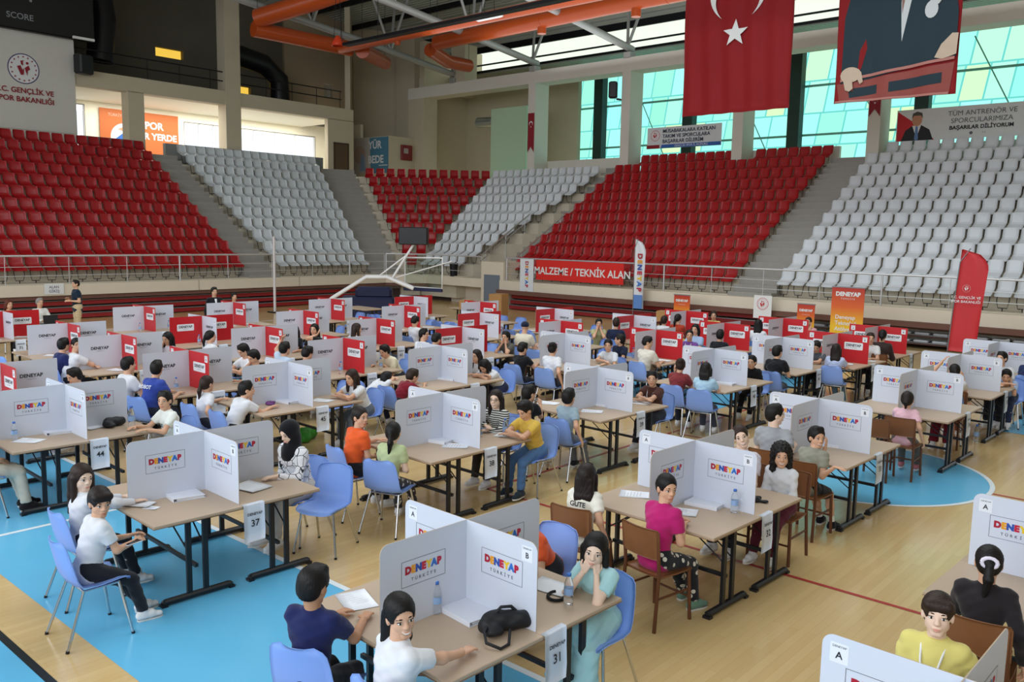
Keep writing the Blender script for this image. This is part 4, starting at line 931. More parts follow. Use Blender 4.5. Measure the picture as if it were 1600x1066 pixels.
def feather(label,x,y,h,w,base,deco,rz=0,pole=True,skew=.0):
    t=thing('feather_flag',label,'flag',(x,y,0),rz)
    mb=MB(); N=22; rows=[]
    for i in range(N):
        f=i/(N-1); z=.55+(h-.55)*f; r=w if f<.80 else w*math.sqrt(max(0,1-((f-.80)/.20)**2))*.98+.02
        rows.append([(.03*math.sin(f*6+j*1.6)*(j/6),-skew*f*h-r*j/6,z) for j in range(7)])
    mb.grid(rows,0,True,.008); mats=[base]
    deco(mb,mats); mb.build('cloth',mats,t)
    MB().tube([(0,.02,0),(0,.02-skew*h*.5,h*.5),(0,.02-skew*h,h*.9),(0,-w*.3-skew*h,h*1.01)],.014,6).build('pole',STEEL,t)
    m=MB(); m.box((0,0,.02),(.7,.06,.03),0); m.box((0,0,.02),(.06,.7,.03),0); m.build('cross_base',DK,t)
    return t
def deco_white(mb,mats):
    b=len(mats); mats+=LOGO; vertical_word(mb,face_M((-.045,-.24,0),(0,-1,0),(0,0,1)),2.45,.2,.26,b); mats.append(pr('bluegrad','5d86c8')); mb.box((-.03,-.2,.8),(.004,.36,.5),len(mats)-1)
def deco_red(mb,mats):
    mats.append(pW); M=face_M((-.06,-.33,0),(0,-1,0),(0,0,1)); n=len(mats)-1
    for p in emblem(0,2.1,.11,pW,pW): 
        if p[1] is not None and len(p[1])<20: mb.poly([M@Vector((x,y-.02,.0)) for x,y in p[1]],n)
    mb.text('T.C. GENÇLİK VE',M@Matrix.Translation((0,1.86,0)),.085,n,'CENTER',.01); mb.text('SPOR BAKANLIĞI',M@Matrix.Translation((0,1.76,0)),.085,n,'CENTER',.01)
feather('white feather flag with coloured letters before the side railing',26.3,17.35,3.05,.42,pr('flagw','dcdfe6'),deco_white)
feather('tall red feather flag with white emblem at the right',22.5,5.75,3.0,.62,pr('flagr','c22d33'),deco_red,0,True,.05)
# small white pennant hung from the railing
mb=MB(); M=si(26.74,22.88,1.5); mb.add([M@Vector(p) for p in ((-.36,.65,0),(.36,.65,0),(.36,-.85,0),(0,-.62,0),(-.36,-.85,0))],[[4,3,2,1,0]],0); mb.add([M@Vector((x,y,-.01)) for x,y in ((-.36,.65),(.36,.65),(.36,-.85),(0,-.62),(-.36,-.85))],[[0,1,2,3,4]],0)
for i,ch in enumerate('DENEYAP'): mb.text(ch,M@Matrix.Translation((0,.48-.155*i,0))@Matrix.Rotation(-PI/2,4,'Z'),.22,1+i,'CENTER',.045,.01)
tag(mb.build('railing_pennant',[pr('flagw','dcdfe6')]+LOGO),'white swallow tailed pennant with coloured letters left of the red banner','pennant')
def grad_mat(name,c0,c1,z0,z1):
    m=bpy.data.materials.new(name); m.use_nodes=True; nt=m.node_tree; b=nt.nodes['Principled BSDF']; tc=nt.nodes.new('ShaderNodeTexCoord'); sp=nt.nodes.new('ShaderNodeSeparateXYZ'); r=nt.nodes.new('ShaderNodeMapRange'); r.inputs[1].default_value=z0; r.inputs[2].default_value=z1
    rp=nt.nodes.new('ShaderNodeValToRGB'); rp.color_ramp.elements[0].color=rgb(c0)+(1,); rp.color_ramp.elements[1].color=rgb(c1)+(1,); e=rp.color_ramp.elements.new(.5); e.color=rgb('d8601f')+(1,)
    nt.links.new(tc.outputs['Object'],sp.inputs[0]); nt.links.new(sp.outputs['Z'],r.inputs[0]); nt.links.new(r.outputs[0],rp.inputs[0]); nt.links.new(rp.outputs[0],b.inputs['Base Color']); b.inputs['Roughness'].default_value=.5; return m
def rollup(label,x,y,w,h,txt,z0=.08):
    t=thing('rollup_banner',label,'banner',(x,y,0)); gm=grad_mat('rollup_print','e8b91f','b02a22',h*.38,h)
    mb=MB(); mb.box((0,0,(z0+h)/2),(.012,w,h-z0),0); M=si(-.012,0,0)
    mb.text('DENEYAP',M@Matrix.Translation((0,h-.2,0)),w*.175,1,'CENTER',.05); mb.text('T Ü R K İ Y E',M@Matrix.Translation((0,h-.33,0)),w*.075,1,'CENTER',0)
    for i,l in enumerate(txt): mb.text(l,M@Matrix.Translation((-w*.36,h-.86-.17*i,0)),w*.175,1,'LEFT',.015)
    mb.build('print',[gm,pr('white','dfe0e2')],t)
    m=MB().box((0,0,.05),(.16,w+.06,.09),0,ch=.02); m.tube([(.05,0,.05),(.05,0,h)],.012,6); m.box((0,0,h),(.03,w+.03,.03),0); m.build('stand',STEEL,t)
rollup('orange and yellow roll-up banner with white lettering at the right',24.5,8.95,.92,1.84,['Deneyap','Teknoloji','Atölyeleri'])
rollup('small orange roll-up banner left of the white round emblem',25.8,15.05,.62,1.2,[]); rollup('small red orange roll-up banner left of the big one',25.6,10.6,.55,1.2,[])
it=emblem(0,.1,.2,pR,pR); printed('emblem_board','small white board with a red round emblem','board',si(26.3,12.35,.95),.62,.75,pW,it)
printed('paper_sign','small white paper sign taped on the far parapet','sign',fa(11.3,30.47,1.05),.62,.36,pW,[('t','ALAN',0,.06,.12,pP,'CENTER',.01),('t','GİRİŞ',0,-.08,.12,pP,'CENTER',.01)],.004)
# net post and black speaker box
t=thing('net_post','slim white net post before the far white seats','post',(18.5,28.5,0)); MB().tube([(0,0,0),(0,0,2.9)],.05,10).build('post',mat('post_white',rgb('d8d2d4'),.4),t); MB().box((0,0,.02),(.4,.4,.04),0).build('base',DK,t)
t=thing('waste_bin','dark grey waste bin behind the corner railing','bin',(27.6,28.0,1.17)); MB().lathe([(.16,0),(.2,.6),(.2,.62),(.17,.62),(.15,.03),(0,.03)],n=16).build('bin',DK,t)
t=thing('door_panel','grey blue service door under the corner stand','door',(27.05,25.05,0)); MB().box((-.06,0,.75),(.05,.9,1.3),0).build('leaf',mat('door_blue',rgb('6f7886'),.5),t)
# portable basketball hoop, folded down
t=thing('basketball_hoop','white folded basketball hoop with glass board and navy padded base','hoop',(18.9,24.6,0))
HO=Vector((18.9,24.6,0)); P=lambda x,y,z:Vector((x,y,z))-HO
WF=mat('hoop_white',rgb('e2e0e0'),.35,var=.03)
mb=MB()
mb.box((.75,-.3,.42),(1.9,1.1,.84),0,rz=-.75,ch=.08); mb.box((.9,-.45,.98),(1.3,.9,.4),0,rz=-.75,ch=.1); mb.build('padded_base',mat('pad_navy',rgb('1d2347'),.6,var=.05),t)
for s in (-.28,.28):
    o_=Vector((.66*s,.75*s,0)); MB().tube([P(17.7,23.9,.85)+o_,P(18.6,23.1,1.62)+o_,P(19.2,22.75,1.62)+o_,P(19.75,22.0,1.25)+o_],.065,8).build('arm',WF,t)
MB().tube([P(19.3,22.6,1.55),P(19.85,22.1,2.75)],.045,8).build('post',WF,t); MB().tube([P(19.0,23.0,1.6),P(19.75,22.2,2.45)],.03,8).build('brace',WF,t)
MB().tube([P(19.4,22.5,1.6),P(20.5,20.9,2.2)],.022,6).build('brace',WF,t)
a,b,c_,d_=P(19.9,22.6,2.28),P(20.35,21.2,2.30),P(20.35,21.2,1.25),P(19.9,22.6,1.28)
mb=MB(); mb.tube([a,b,c_,d_,a],.03,6); mb.build('board_frame',WF,t)
mb=MB(); n_=(b-a).cross(d_-a).normalized()*.006; mb.add([q+n_*s for s in (-1,1) for q in (a,b,c_,d_)],[(3,2,1,0),(4,5,6,7),(0,1,5,4),(2,3,7,6)],0); mb.build('glass_board',pane_mat('board_glass',(.85,.9,.88)),t)
MB().box(P(20.1,21.9,1.2),(.1,1.5,.12),0,rz=.31).build('board_padding',mat('pad_navy',(0,0,0)),t)
t=thing('shot_clock','black shot clock box on top of the hoop post','clock',(19.85,22.1,2.75)); MB().box((0,0,.28),(.3,1.0,.6),0,rz=.6,ch=.03).build('box',BLK,t)

# the side of the hall behind the camera
mb=MB(); box2(mb,-8.3,43,-10.3,-10,-.2,17); struct('wall_near',mb,[WALLB])
mb=MB(); box2(mb,-8.3,-8,-10,48,-.2,3.6); struct('wall_back',mb,[WALLB])
# ================= furniture =================
PLB=mat('chair_blue',rgb('86a6ea'),.38,var=.04,spec=.45); CHR=mat('chrome',rgb('c9cbce'),.18,metal=1,var=0); CWOOD=mat('chair_wood',rgb('7d5030'),.4,var=.18,scale=9); CWD=mat('chair_wood_dark',rgb('60371f'),.45,var=.15,scale=9)
DESK=mat('desk_laminate',rgb('b8a18a'),.42,var=.05,scale=5); EDGE=mat('desk_edge',rgb('9a7a5c'),.5,var=.05); LEGB=mat('table_leg',rgb('17181c'),.4,var=.05)
def proto_blue():
    t=thing('plastic_chair','','chair')
    prof=[(.225,.415,.185),(.215,.44,.20),(.15,.452,.215),(.06,.445,.222),(-.04,.438,.224),(-.12,.445,.222),(-.175,.475,.218),(-.205,.53,.214),(-.225,.61,.21),(-.245,.70,.203),(-.262,.775,.19),(-.27,.805,.165),(-.274,.82,.11)]
    rows=[]
    for x,z,w in prof:
        up=1 if z<.5 and x>-.15 else 0
        rows.append([(x+(0 if up else .035*abs(q)**2.2),w*q,z+(.028*abs(q)**3 if up else 0)) for q in np.linspace(-1,1,11)])
    MB().grid(rows,0,True,.007).build('shell',PLB,t)
    f=MB()
    for s in (1,-1): f.tube([(.14,.17*s,.43),(-.12,.17*s,.425)],.010,6)
    f.tube([(.14,-.17,.43),(.14,.17,.43)],.010,6); f.tube([(-.12,-.17,.425),(-.12,.17,.425)],.010,6); f.build('under_frame',CHR,t)
    for x,y,a,b in ((.14,.17,.21,.23),(.14,-.17,.21,-.23),(-.12,.17,-.27,.22),(-.12,-.17,-.27,-.22)):
        m=MB().tube([(x,y,.43),(a,b,.012)],.0115,8,0); m.tube([(a,b,.02),(a+(a-x)*.03,b,0)],.014,8,1); m.build('leg',[CHR,BLK],t)
    return t
def proto_wood():
    t=thing('wooden_chair','','chair')
    MB().grid([[(x,y*f,z-.008*(1-abs(y/.2)**2)) for y in np.linspace(-.2,.2,7)] for x,z,f in ((.21,.44,.93),(.20,.455,1),(.0,.452,1),(-.17,.457,.97),(-.185,.452,.9))],0,True,.016).build('seat',CWOOD,t)
    MB().grid([[(x-.03*(1-abs(y/.2)**2),y*f,z) for y in np.linspace(-.2,.2,9)] for x,z,f in ((-.195,.60,.93),(-.198,.615,1),(-.21,.72,1),(-.222,.83,1),(-.225,.85,.93))],0,True,.014).build('backrest',CWOOD,t)
    for s in (1,-1):
        MB().tube([(.18,.185*s,.45),(.20,.195*s,0)],.016,8).build('leg',CWD,t)
        MB().tube([(-.225,.185*s,.83),(-.19,.185*s,.48),(-.235,.195*s,0)],.016,8).build('leg',CWD,t)
        MB().tube([(.187,.188*s,.27),(-.21,.188*s,.27)],.011,6).build('stretcher',CWD,t)
        MB().tube([(.18,.18*s,.435),(-.19,.18*s,.44)],.012,6).build('seat_rail',CWD,t)
    MB().tube([(.19,-.19,.20),(.19,.19,.20)],.011,6).build('stretcher',CWD,t)
    return t
def proto_table():
    t=thing('folding_table','','table')
    m=MB(); m.box((0,0,.727),(.795,1.395,.026),0,ch=.004); m.box((0,0,.7135),(.80,1.40,.004),1); m.build('tabletop',[DESK,EDGE],t)
    for s in (1,-1):
        y=.62*s; e=MB()
        e.box((0,y,.035),(.64,.06,.05),0,ch=.015)
        for x in (-.075,.075): e.box((x,y,.375),(.045,.028,.65),0)
        e.box((0,y,.70),(.5,.04,.03),0); e.box((.305,y,.012),(.05,.07,.024),0); e.box((-.305,y,.012),(.05,.07,.024),0)
        e.build('leg',LEGB,t)
        MB().tube([(-.075,y,.42),(-.10,.22*s,.70)],.007,6).tube([(.075,y,.42),(.10,.22*s,.70)],.007,6).build('brace',LEGB,t)
    MB().box((0,0,.28),(.03,1.22,.03),0).build('crossbar',LEGB,t)
    for x in (-.3,.3): MB().box((x,0,.70),(.03,1.2,.025),0).build('side_rail',LEGB,t)
    return t
P_BLUE,P_WOOD,P_TABLE=proto_blue(),proto_wood(),proto_table()
_used=set()
def place(proto,x,y,rz,label,cat,group,z=0):
    if proto.name in _used: o=copy_tree(proto)
    else: o=proto; _used.add(proto.name)
    o.location=(x,y,z); o.rotation_euler=(0,0,rz); tag(o,label,cat)
    if group: o['group']=group
    elif 'group' in o: del o['group']
    return o
# ---- booth dividers ----
PANW=mat('divider_white',rgb('ced3e0'),.38,var=.02,scale=2); PANR=mat('divider_red',rgb('bf1c24'),.38,var=.03,scale=2); PEDGE=mat('divider_edge',rgb('b9a58e'),.6); INK=pr('ink','23252c'); GINK=pr('greyink','5c5f68')
HP=.565; LU,LV=.72,.63
def logo(mb,M,w,b,small=False):
    """multi-coloured wordmark with thin frame; b = first logo material slot, b+7 ink"""
    cw=w*.83/7
    for i,ch in enumerate('DENEYAP'):
        mb.text(ch,M@Matrix.Translation((-w*.415+cw*(i+.5),w*.05,0)),cw*1.5,b+i,'CENTER',.075,.0016)
    for i,ch in enumerate('TÜRKİYE'): mb.text(ch,M@Matrix.Translation((-w*.26+w*.52*i/6,-w*.125,0)),w*.085,b+7,'CENTER',.015,.0016)
    H=w*.46; e=w*.008
    for x,y,a,c in ((0,H/2,w,e),(0,-H/2,w,e),(-w/2,0,e,H),(w/2,0,e,H)): mb.poly([M@Vector((x+p*a/2+(0),y+q*c/2,.0014)) for p,q in ((-1,-1),(1,-1),(1,1),(-1,1))],b+7)
def far_logo(mb,M,w,red,b):
    if red: mb.poly([M@Vector((x*w*.62,y*w*.24,.0012)) for x,y in ((-.94,-1),(.94,-1),(1,-.8),(1,.8),(.94,1),(-.94,1),(-1,.8),(-1,-.8))],b)
    mb.text('DENEYAP',M@Matrix.Translation((0,.012,0)),w*.23,b+1,'CENTER',.03,.0024); mb.text('T Ü R K İ Y E',M@Matrix.Translation((0,-w*.13,0)),w*.07,b+1,'CENTER',0,.0024)
def panel(axis,kind,red):
    """one board of the cross, centred on the crossing; axis 0 = along x, 1 = along y"""
    L=LU if axis==0 else LV; th=.006; r=.06 if kind=='logo' else .008; mb=MB()
    prof=[(-L,0),(L,0)]+[(L-r+r*math.cos(a),HP-r+r*math.sin(a)) for a in np.linspace(0,PI/2,6)]+[(-L+r-r*math.sin(a),HP-r+r*math.cos(a)) for a in np.linspace(0,PI/2,6)]
    right=(1,0,0) if axis==0 else (0,1,0)
    n=len(prof); pt=lambda p,s:(p[0],s*th/2,p[1]) if axis==0 else (s*th/2,p[0],p[1])
    mb.add([pt(p,-1) for p in prof],[list(range(n)) if axis==0 else list(range(n))[::-1]],0); mb.add([pt(p,1) for p in prof],[list(range(n))[::-1] if axis==0 else list(range(n))],0)
    mb.add([pt(p,-1) for p in prof]+[pt(p,1) for p in prof],[(i,(i+1)%n,n+(i+1)%n,n+i) for i in range(n)],1)
    for side in (-1,1):
        for half in (-1,1):
            c=half*L*.52; zc=.335
            if axis==0: M=face_M((c,side*th/2,zc),(-side,0,0),(0,0,1))
            else: M=face_M((side*th/2,c,zc),(0,side,0),(0,0,1))
            if kind=='logo': logo(mb,M,.36,2)
            else: far_logo(mb,M,.30,red,2)
            if axis==1:
                k='AB'[half<0] if side<0 else 'DC'[half<0]
                M2=face_M((side*th/2,half*(L-.085),HP-.085),(0,side,0),(0,0,1)); q=11 if kind=='logo' else 2
                mb.poly([M2@Vector((x*.045,y*.05,.001)) for x,y in ((-1,-1),(1,-1),(1,1),(-1,1))],q)
                mb.text(k,M2@Matrix.Translation((0,-.012,0)),.05,10 if kind=='logo' else 3,'CENTER',.02,.002); mb.text('DENEYAP',M2@Matrix.Translation((0,.032,0)),.016,10 if kind=='logo' else 3,'CENTER',0,.002)
    mats=[PANR if red else PANW,PEDGE]+(LOGO+[GINK,INK,pr('sticker','e2e5ec')] if kind=='logo' else [pr('boxwhite','e3e4e8'),INK])
    return mb.mesh('panel',mats)
PM={}
for kind,ru,rv in (('logo',0,0),('far',0,1),('far',1,0)): PM[(kind,ru,rv)]=(panel(0,kind,ru),panel(1,kind,rv))
def divider(x,y,rz,key,label,group):
    t=thing('booth_divider',label,'divider',(x,y,.7405),rz,group)
    for nm,me,c in zip(('long_panel','cross_panel'),PM[key],key[1:]):
        o=bpy.data.objects.new(nm,me); COL.objects.link(o); o.parent=t
        if key[0]=='far': o['label']='red panel' if c else 'white panel'
    return t
SIGNW=mat('sign_paper',rgb('d3d9e6'),.6,var=.03)
def number_sign(x,y,rz,num,label,group):
    """card taped to the front edge of a table; local -y is the front"""
    mb=MB(); w=.105
    mb.grid([[(q*w,yy+.004*math.sin(q*2),z) for q in (-1,-.5,0,.5,1)] for yy,z in ((.035,.7425),(-.002,.7425),(-.006,.735),(-.010,.60),(-.016,.50),(-.012,.40))],0,True,.002)
    M=face_M((0,-.0185,.655),(1,0,0),(0,0,1)); mb.text('DENEYAP',M,.034,1,'CENTER',.03,.003); M=face_M((0,-.022,.57),(1,0,0),(0,.05,1)); mb.text(str(num),M,.085,1,'CENTER',.015,.003)
    o=mb.build('number_sign',[SIGNW,INK]); o.location=(x,y,0); o.rotation_euler=(0,0,rz); return tag(o,label,'sign',group)
# ---- small things (z is the table top) ----
TZ=.7405
PAPER=mat('paper',rgb('e6e7ec'),.7,var=.02); PVC=mat('bottle_clear',(.92,.95,.97),.08,var=0,trans=.92,ior=1.2,spec=.4); CAPB=mat('cap_blue',rgb('3f73c9'),.4,var=0)
def paper(x,y,rz,label,w=.21,h=.297,z=TZ,n=1,group=None):
    mb=MB(); mb.grid([[(a*w/2,b*h/2,.0012*n+.004*max(0,a*b)) for a in (-1,-.5,0,.5,1)] for b in (-1,-.5,0,.5,1)],0,True,-.001*n)
    for i in range(6): mb.box((0,h*(.34-.1*i),.0016*n+.001),(w*.7,.004,.0004),1)
    o=mb.build('paper_sheet',[PAPER,pr('faint','a9acb4')]); o.location=(x,y,z); o.rotation_euler=(0,0,rz); return tag(o,label,'paper',group)
def binder(x,y,rz,label,group=None):
    t=thing('ring_binder',label,'binder',(x,y,TZ),rz,group)
    m=MB(); m.box((0,0,.002),(.285,.315,.004),0); m.box((0,0,.027),(.285,.315,.004),0,ry=.03); m.box((-.142,0,.016),(.005,.315,.030),0); m.build('cover',mat('binder_white',rgb('dfe1ea'),.4,var=.02),t)
    MB().box((.01,0,.014),(.24,.295,.018),0,ry=.025).build('pages',PAPER,t); MB().tube([(-.135,-.07,.008),(-.11,-.07,.023),(-.135,.07,.023)],.003,5).build('rings',CHR,t)
    return t
def bottle(x,y,label,cap='blue',s=1,z=TZ,group=None,tilt=0):
    t=thing('water_bottle',label,'bottle',(x,y,z),0,group)
    MB().lathe([(0,.002),(.028*s,.002),(.032*s,.01),(.032*s,.05*s),(.030*s,.055*s),(.032*s,.06*s),(.032*s,.12*s),(.031*s,.14*s),(.024*s,.165*s),(.014*s,.185*s),(.013*s,.20*s)],n=16).build('body',PVC,t)
    MB().lathe([(.0325*s,.07*s),(.0325*s,.115*s)],n=16).build('label_band',mat('bottle_label',rgb('8fb0dc'),.4,var=.1,scale=40),t)
    MB().lathe([(.0,.215*s),(.014*s,.215*s),(.0155*s,.212*s),(.0155*s,.195*s),(0,.195*s)],n=14).build('cap',CAPB if cap=='blue' else mat('cap_pale',rgb('aab6cc'),.4,var=0),t)
    return t
def bag(x,y,rz,label,w=.30,hh=.15,z=TZ,col='16161a',strap=True):
    t=thing('handbag',label,'bag',(x,y,z),rz); m=mat('bag_'+col,rgb(col),.6,var=.15,bump=.3)
    A=[('c',V3(-w*.36,0,hh*.42),V3(w*.36,0,hh*.42),hh*.42,hh*.40),('c',V3(-w*.25,.02,hh*.62),V3(w*.3,-.02,hh*.55),hh*.36,hh*.33),('e',V3(-w*.3,-.03,hh*.3),V3(w*.22,.09,hh*.3))]
    mb=MB(); mb.tri(*grow(A,.009,.03,lambda P:.005*np.sin(P[:,0]*50)*np.sin(P[:,1]*60+P[:,2]*40)),0); mb.build('body',m,t)
    if strap: MB().tube([(-w*.35,-.02,hh*.55),(-w*.52,-.10,hh*.45),(-w*.56,-.18,.03),(-w*.35,-.24,.012),(-w*.15,-.20,.012),(-w*.02,-.10,.05)],.010,6).build('strap',m,t); MB().tube([(-w*.2,.0,hh*.9),(-w*.1,.0,hh*1.15),(w*.1,0,hh*1.12),(w*.2,0,hh*.88)],.011,6).build('handle',m,t)
    return t
STATIONS=[
(3.91,3.82,31,'w',(1, 0)),
(3.97,7.32,37,'w',(2, 0)),
(6.93,7.19,38,'w',(2, 1)),
(6.99,3.87,32,'w',(1, 1)),
(4.01,10.63,44,'w',(3, 0)),
(9.95,3.89,33,'w',(1, 2)),
(6.96,10.41,45,'w',(3, 1)),
(9.83,10.24,46,'w',(3, 2)),
(9.92,7.11,39,'w',(2, 2)),
(12.88,10.02,47,'w',(3, 3)),
(13.1,6.97,40,'w',(2, 3)),
(15.69,6.92,41,'w',(2, 4)),
(13.34,3.78,34,'w',(1, 3)),
(15.75,3.8,35,'w',(1, 4)),
(18.34,3.78,36,'w',(1, 5)),
(7.03,0.9,26,'w',(0, 1)),
(3.95,0.83,25,'w',(0, 0)),
(6.53,20.49,71,'rw',(7, 0)),
(6.64,17.33,65,'wr',(6, 0)),
(9.41,20.02,72,'wr',(7, 1)),
(9.3,17.1,66,'rw',(6, 1)),
(6.63,14.99,59,'wr',(5, 0)),
(6.51,12.4,52,'wr',(4, 1)),
(4.03,12.85,51,'wr',(4, 0)),
(11.65,19.84,73,'wr',(7, 2)),
(9.22,14.54,60,'wr',(5, 1)),
(11.74,16.91,67,'wr',(6, 2)),
(14.35,19.36,74,'wr',(7, 3)),
(9.25,12.14,53,'wr',(4, 2)),
(11.9,14.44,61,'wr',(5, 2)),
(14.55,16.55,68,'wr',(6, 3)),
(16.85,18.75,75,'rw',(7, 4)),
(17.02,16.22,69,'wr',(6, 4)),
(14.68,14.0,62,'rw',(5, 3)),
(12.14,12.06,54,'rw',(4, 3)),
(17.05,13.62,63,'rw',(5, 4)),
(14.72,11.58,55,'wr',(4, 4)),
(17.18,11.3,56,'rw',(4, 5)),
(14.84,9.22,48,'wr',(3, 4)),
(19.28,11.11,57,'wr',(4, 6)),
(17.26,8.98,49,'wr',(3, 5)),
(19.48,8.61,50,'wr',(3, 6)),
(17.25,6.45,42,'wr',(2, 5)),
(19.44,6.4,43,'wr',(2, 6)),
]
# ================= the exam tables =================
TNAME={31:'nearest table with the black handbag',37:'table of the boy with the phone',38:'table of the girl in orange',32:'table of the girl in fuchsia',33:'table of the boy in black shorts',34:'table of the girl in pink',35:'table of the girl raising her arm',36:'rightmost table before the red flag',39:'table of the boy in grey blue',40:'table of the girl in light blue',41:'table left of the girl in jeans',44:'table with the black pencil bag',45:'table above the bright green bag',46:'table of the child in dark red',47:'table of the girl with a bun',26:'table of the girl with white hair tie',25:'table of the boy in yellow, bottom right'}
TROT=-.03
def loc(x,y,a,b,r=TROT): return x+a*math.cos(r)-b*math.sin(r),y+a*math.sin(r)+b*math.cos(r)
rng=random.Random(7); SEATS=[]
for x,y,num,kind,(row,pos) in STATIONS:
    near=kind=='w'
    nm='the '+(TNAME[num] if near else f'{NTH[pos]} table from left, {NTH[row]} row')
    grp='folding tables of the exam stations'
    r=TROT+(rng.random()-.5)*.02
    for s,sd in ((-.4,'left'),(.4,'right')):
        a,b=loc(x,y,s,0,r); place(P_TABLE,a,b,r,f'folding table, {sd} half of {nm}','table',grp)
    col={'w':'white booth divider with coloured logos','wr':'white booth divider with red cross panel','rw':'red booth divider with white cross panel'}[kind]
    divider(x,y,r,{'w':('logo',0,0),'wr':('far',0,1),'rw':('far',1,0)}[kind],f'{col} on {nm}','booth dividers on the exam tables')
    a,b=loc(x,y,.10 if row else .1,-.70,r); number_sign(a,b,r,num,f'white card reading {num} on {nm}','table number signs')
    for q,(sx,sy) in zip(('front left','back left','front right','back right'),((-1,-1),(-1,1),(1,-1),(1,1))): SEATS.append((*loc(x,y,sx*1.0,sy*.36,r),0 if sx<0 else 180,q,nm,row))
    if not near:
        for i,(sx,sy) in enumerate(((-1,-1),(1,-1),(-1,1),(1,1))):
            if rng.random()<.75:
                a,b=loc(x,y,sx*(.25+.25*rng.random()),sy*(.2+.25*rng.random()),r); q=('front left','front right','back left','back right')[i]
                if rng.random()<.55: paper(a,b,rng.random(),f'white worksheet on the {q} quarter of {nm}',group='worksheets on the far tables',n=2)
                else: bottle(a,b,f'water bottle on the {q} quarter of {nm}',group='bottles on the far tables')
# ================= people and the chairs they sit on =================
W="dcdde2"
person('boy in a navy t-shirt writing at the back left of table 31',2.80,4.01,22,6,hy=12,hp=12,la='write',ra='table',top=('1d2452', 'tee'),bot=('1c1d26', 'long'),skin='d',lod=0)
person('smiling girl in white with long half-tied hair at table 31',2.86,3.36,6,9,hy=-112,hp=4,hr=8,la=(0.36, 0.12, 0.62),ra=(0.5, -0.14, 0.775, 0.3, -1, -0.3),top=('dcdde2', 'tee'),bot=('2b3830', 'long'),hair=('k', 'half'),skin='b',lod=0,extra=('smile',),tw=-18)
person('girl in a pale teal dress resting her chin on both hands',4.75,3.30,184,15,hy=-152,hp=4,hr=-8,la='chin',ra='chin',top=('a6cfd2', 'dress'),bot=('9cc5c9', 'wide'),hair=('k', 'bob'),skin='c',lod=0,shoe='e3d2d6',s=0.8)
person('child in orange mostly hidden behind the divider of table 31',5.18,4.17,184,42,la='table',ra='table',top=('dc5a30', 'tee'),lod=1)
person('boy in a white t-shirt holding a phone beside table 37',2.62,6.68,-2,14,hy=-95,hp=10,la=(0.36, 0.05, 0.7),ra=(0.36, -0.05, 0.68),top=('dcdde2', 'tee'),bot=('23242b', 'long'),hair=('b', 'fringe'),skin='b',lod=0,legs={'l': (0.46, 0.12, 0.0), 'r': (0.4, -0.06, 0.0)},s=0.8)
person('girl with long brown hair in white looking back from table 37',2.88,7.40,0,2,hy=-84,hp=4,la='table',ra=(0.45, -0.1, 0.775),top=('dcdde2', 'long'),hair=('d', 'long'),skin='c',lod=0,s=0.8)
person('woman in a black headscarf and white top with hearts at table 37',5.03,7.30,186,16,hp=22,la='table',ra='lap',top=('e8e8ee', 'long', 'heart'),bot=('c9c2bb', 'long'),hair=('k', 'hijab'),skin='c',lod=1,s=0.95)
person('girl in pale green seen from behind with a braid at table 38',5.80,6.84,20,12,hy=35,la='lap',ra='lap',top=('b9c596', 'tee'),bot=('3a3a3f', 'long', 'flower'),hair=('k', 'ponytail'),skin='c',lod=0,s=0.8)
person('girl in an orange t-shirt with lanyard at table 38',5.84,7.54,-6,14,hy=-85,la=(0.42, 0.1, 0.78),ra=(0.32, -0.03, 0.62),top=('e8602c', 'tee'),bot=('1b1c22', 'long'),hair=('b', 'tied'),skin='b',lod=0,extra=('lanyard',))
person('girl in glasses and a striped top at the back of table 38',7.99,7.20,182,14,hy=-158,la='table',ra='fold',top=('d9d9d2', 'long', 'stripe'),bot=('3a3430', 'long'),hair=('b', 'long'),skin='c',lod=1,extra=('glasses', 'smile'))
person('boy in a yellow polo shirt looking at a bottle at table 38',7.98,6.61,180,26,hy=176,hp=28,la='fold',ra='fold',top=('d8b34e', 'tee'),bot=('4a6c98', 'long'),hair=('k', 'short'),skin='b',lod=0,shoe='26313d')
person('girl in a cream t-shirt with dark long hair seen from behind',5.93,4.38,8,10,hy=20,la='lap',ra='side',top=('e6e2d5', 'tee'),bot=('1a1b20', 'long'),hair=('b', 'long'),skin='b',lod=0,extra=('backprint', 'txt:GUTE', 'dk'),s=0.8)
person('girl in a fuchsia t-shirt and patterned trousers at table 32',5.95,3.62,-10,12,hy=-120,hp=4,la=(0.28, 0.04, 0.8),ra=(0.28, -0.06, 0.78),top=('b7226c', 'tee'),bot=('26282e', 'long', 'flower'),hair=('k', 'tied'),skin='b',lod=0,extra=('lanyard',),shoe='6d8f7c',legs={'l': (0.5, 0.1, 0.0), 'r': (0.4, -0.1, 0.0)})
person('smiling girl with curly dark hair in a white blouse',8.06,3.46,180,10,hy=-152,la='lap',ra='lap',top=('dcdde2', 'long'),bot=('5e2436', 'long'),hair=('k', 'curly'),skin='b',lod=0,extra=('smile',),s=0.8)
person('smiling girl peeking round the divider of table 32',8.04,3.88,180,10,hy=-150,hr=22,la='table',ra='lap',top=('d8cfd8', 'tee'),hair=('d', 'tied'),skin='c',lod=0,extra=('smile',),s=0.98)
person('boy in a grey shirt looking right at the back of table 33',9.06,4.06,8,10,hy=-50,la='table',ra=(0.12, -0.22, 0.86),top=('9a9ba0', 'tee'),bot=('2a2b31', 'long'),hair=('k', 'short'),skin='c',lod=0,extra=('lanyard',),s=1.0)
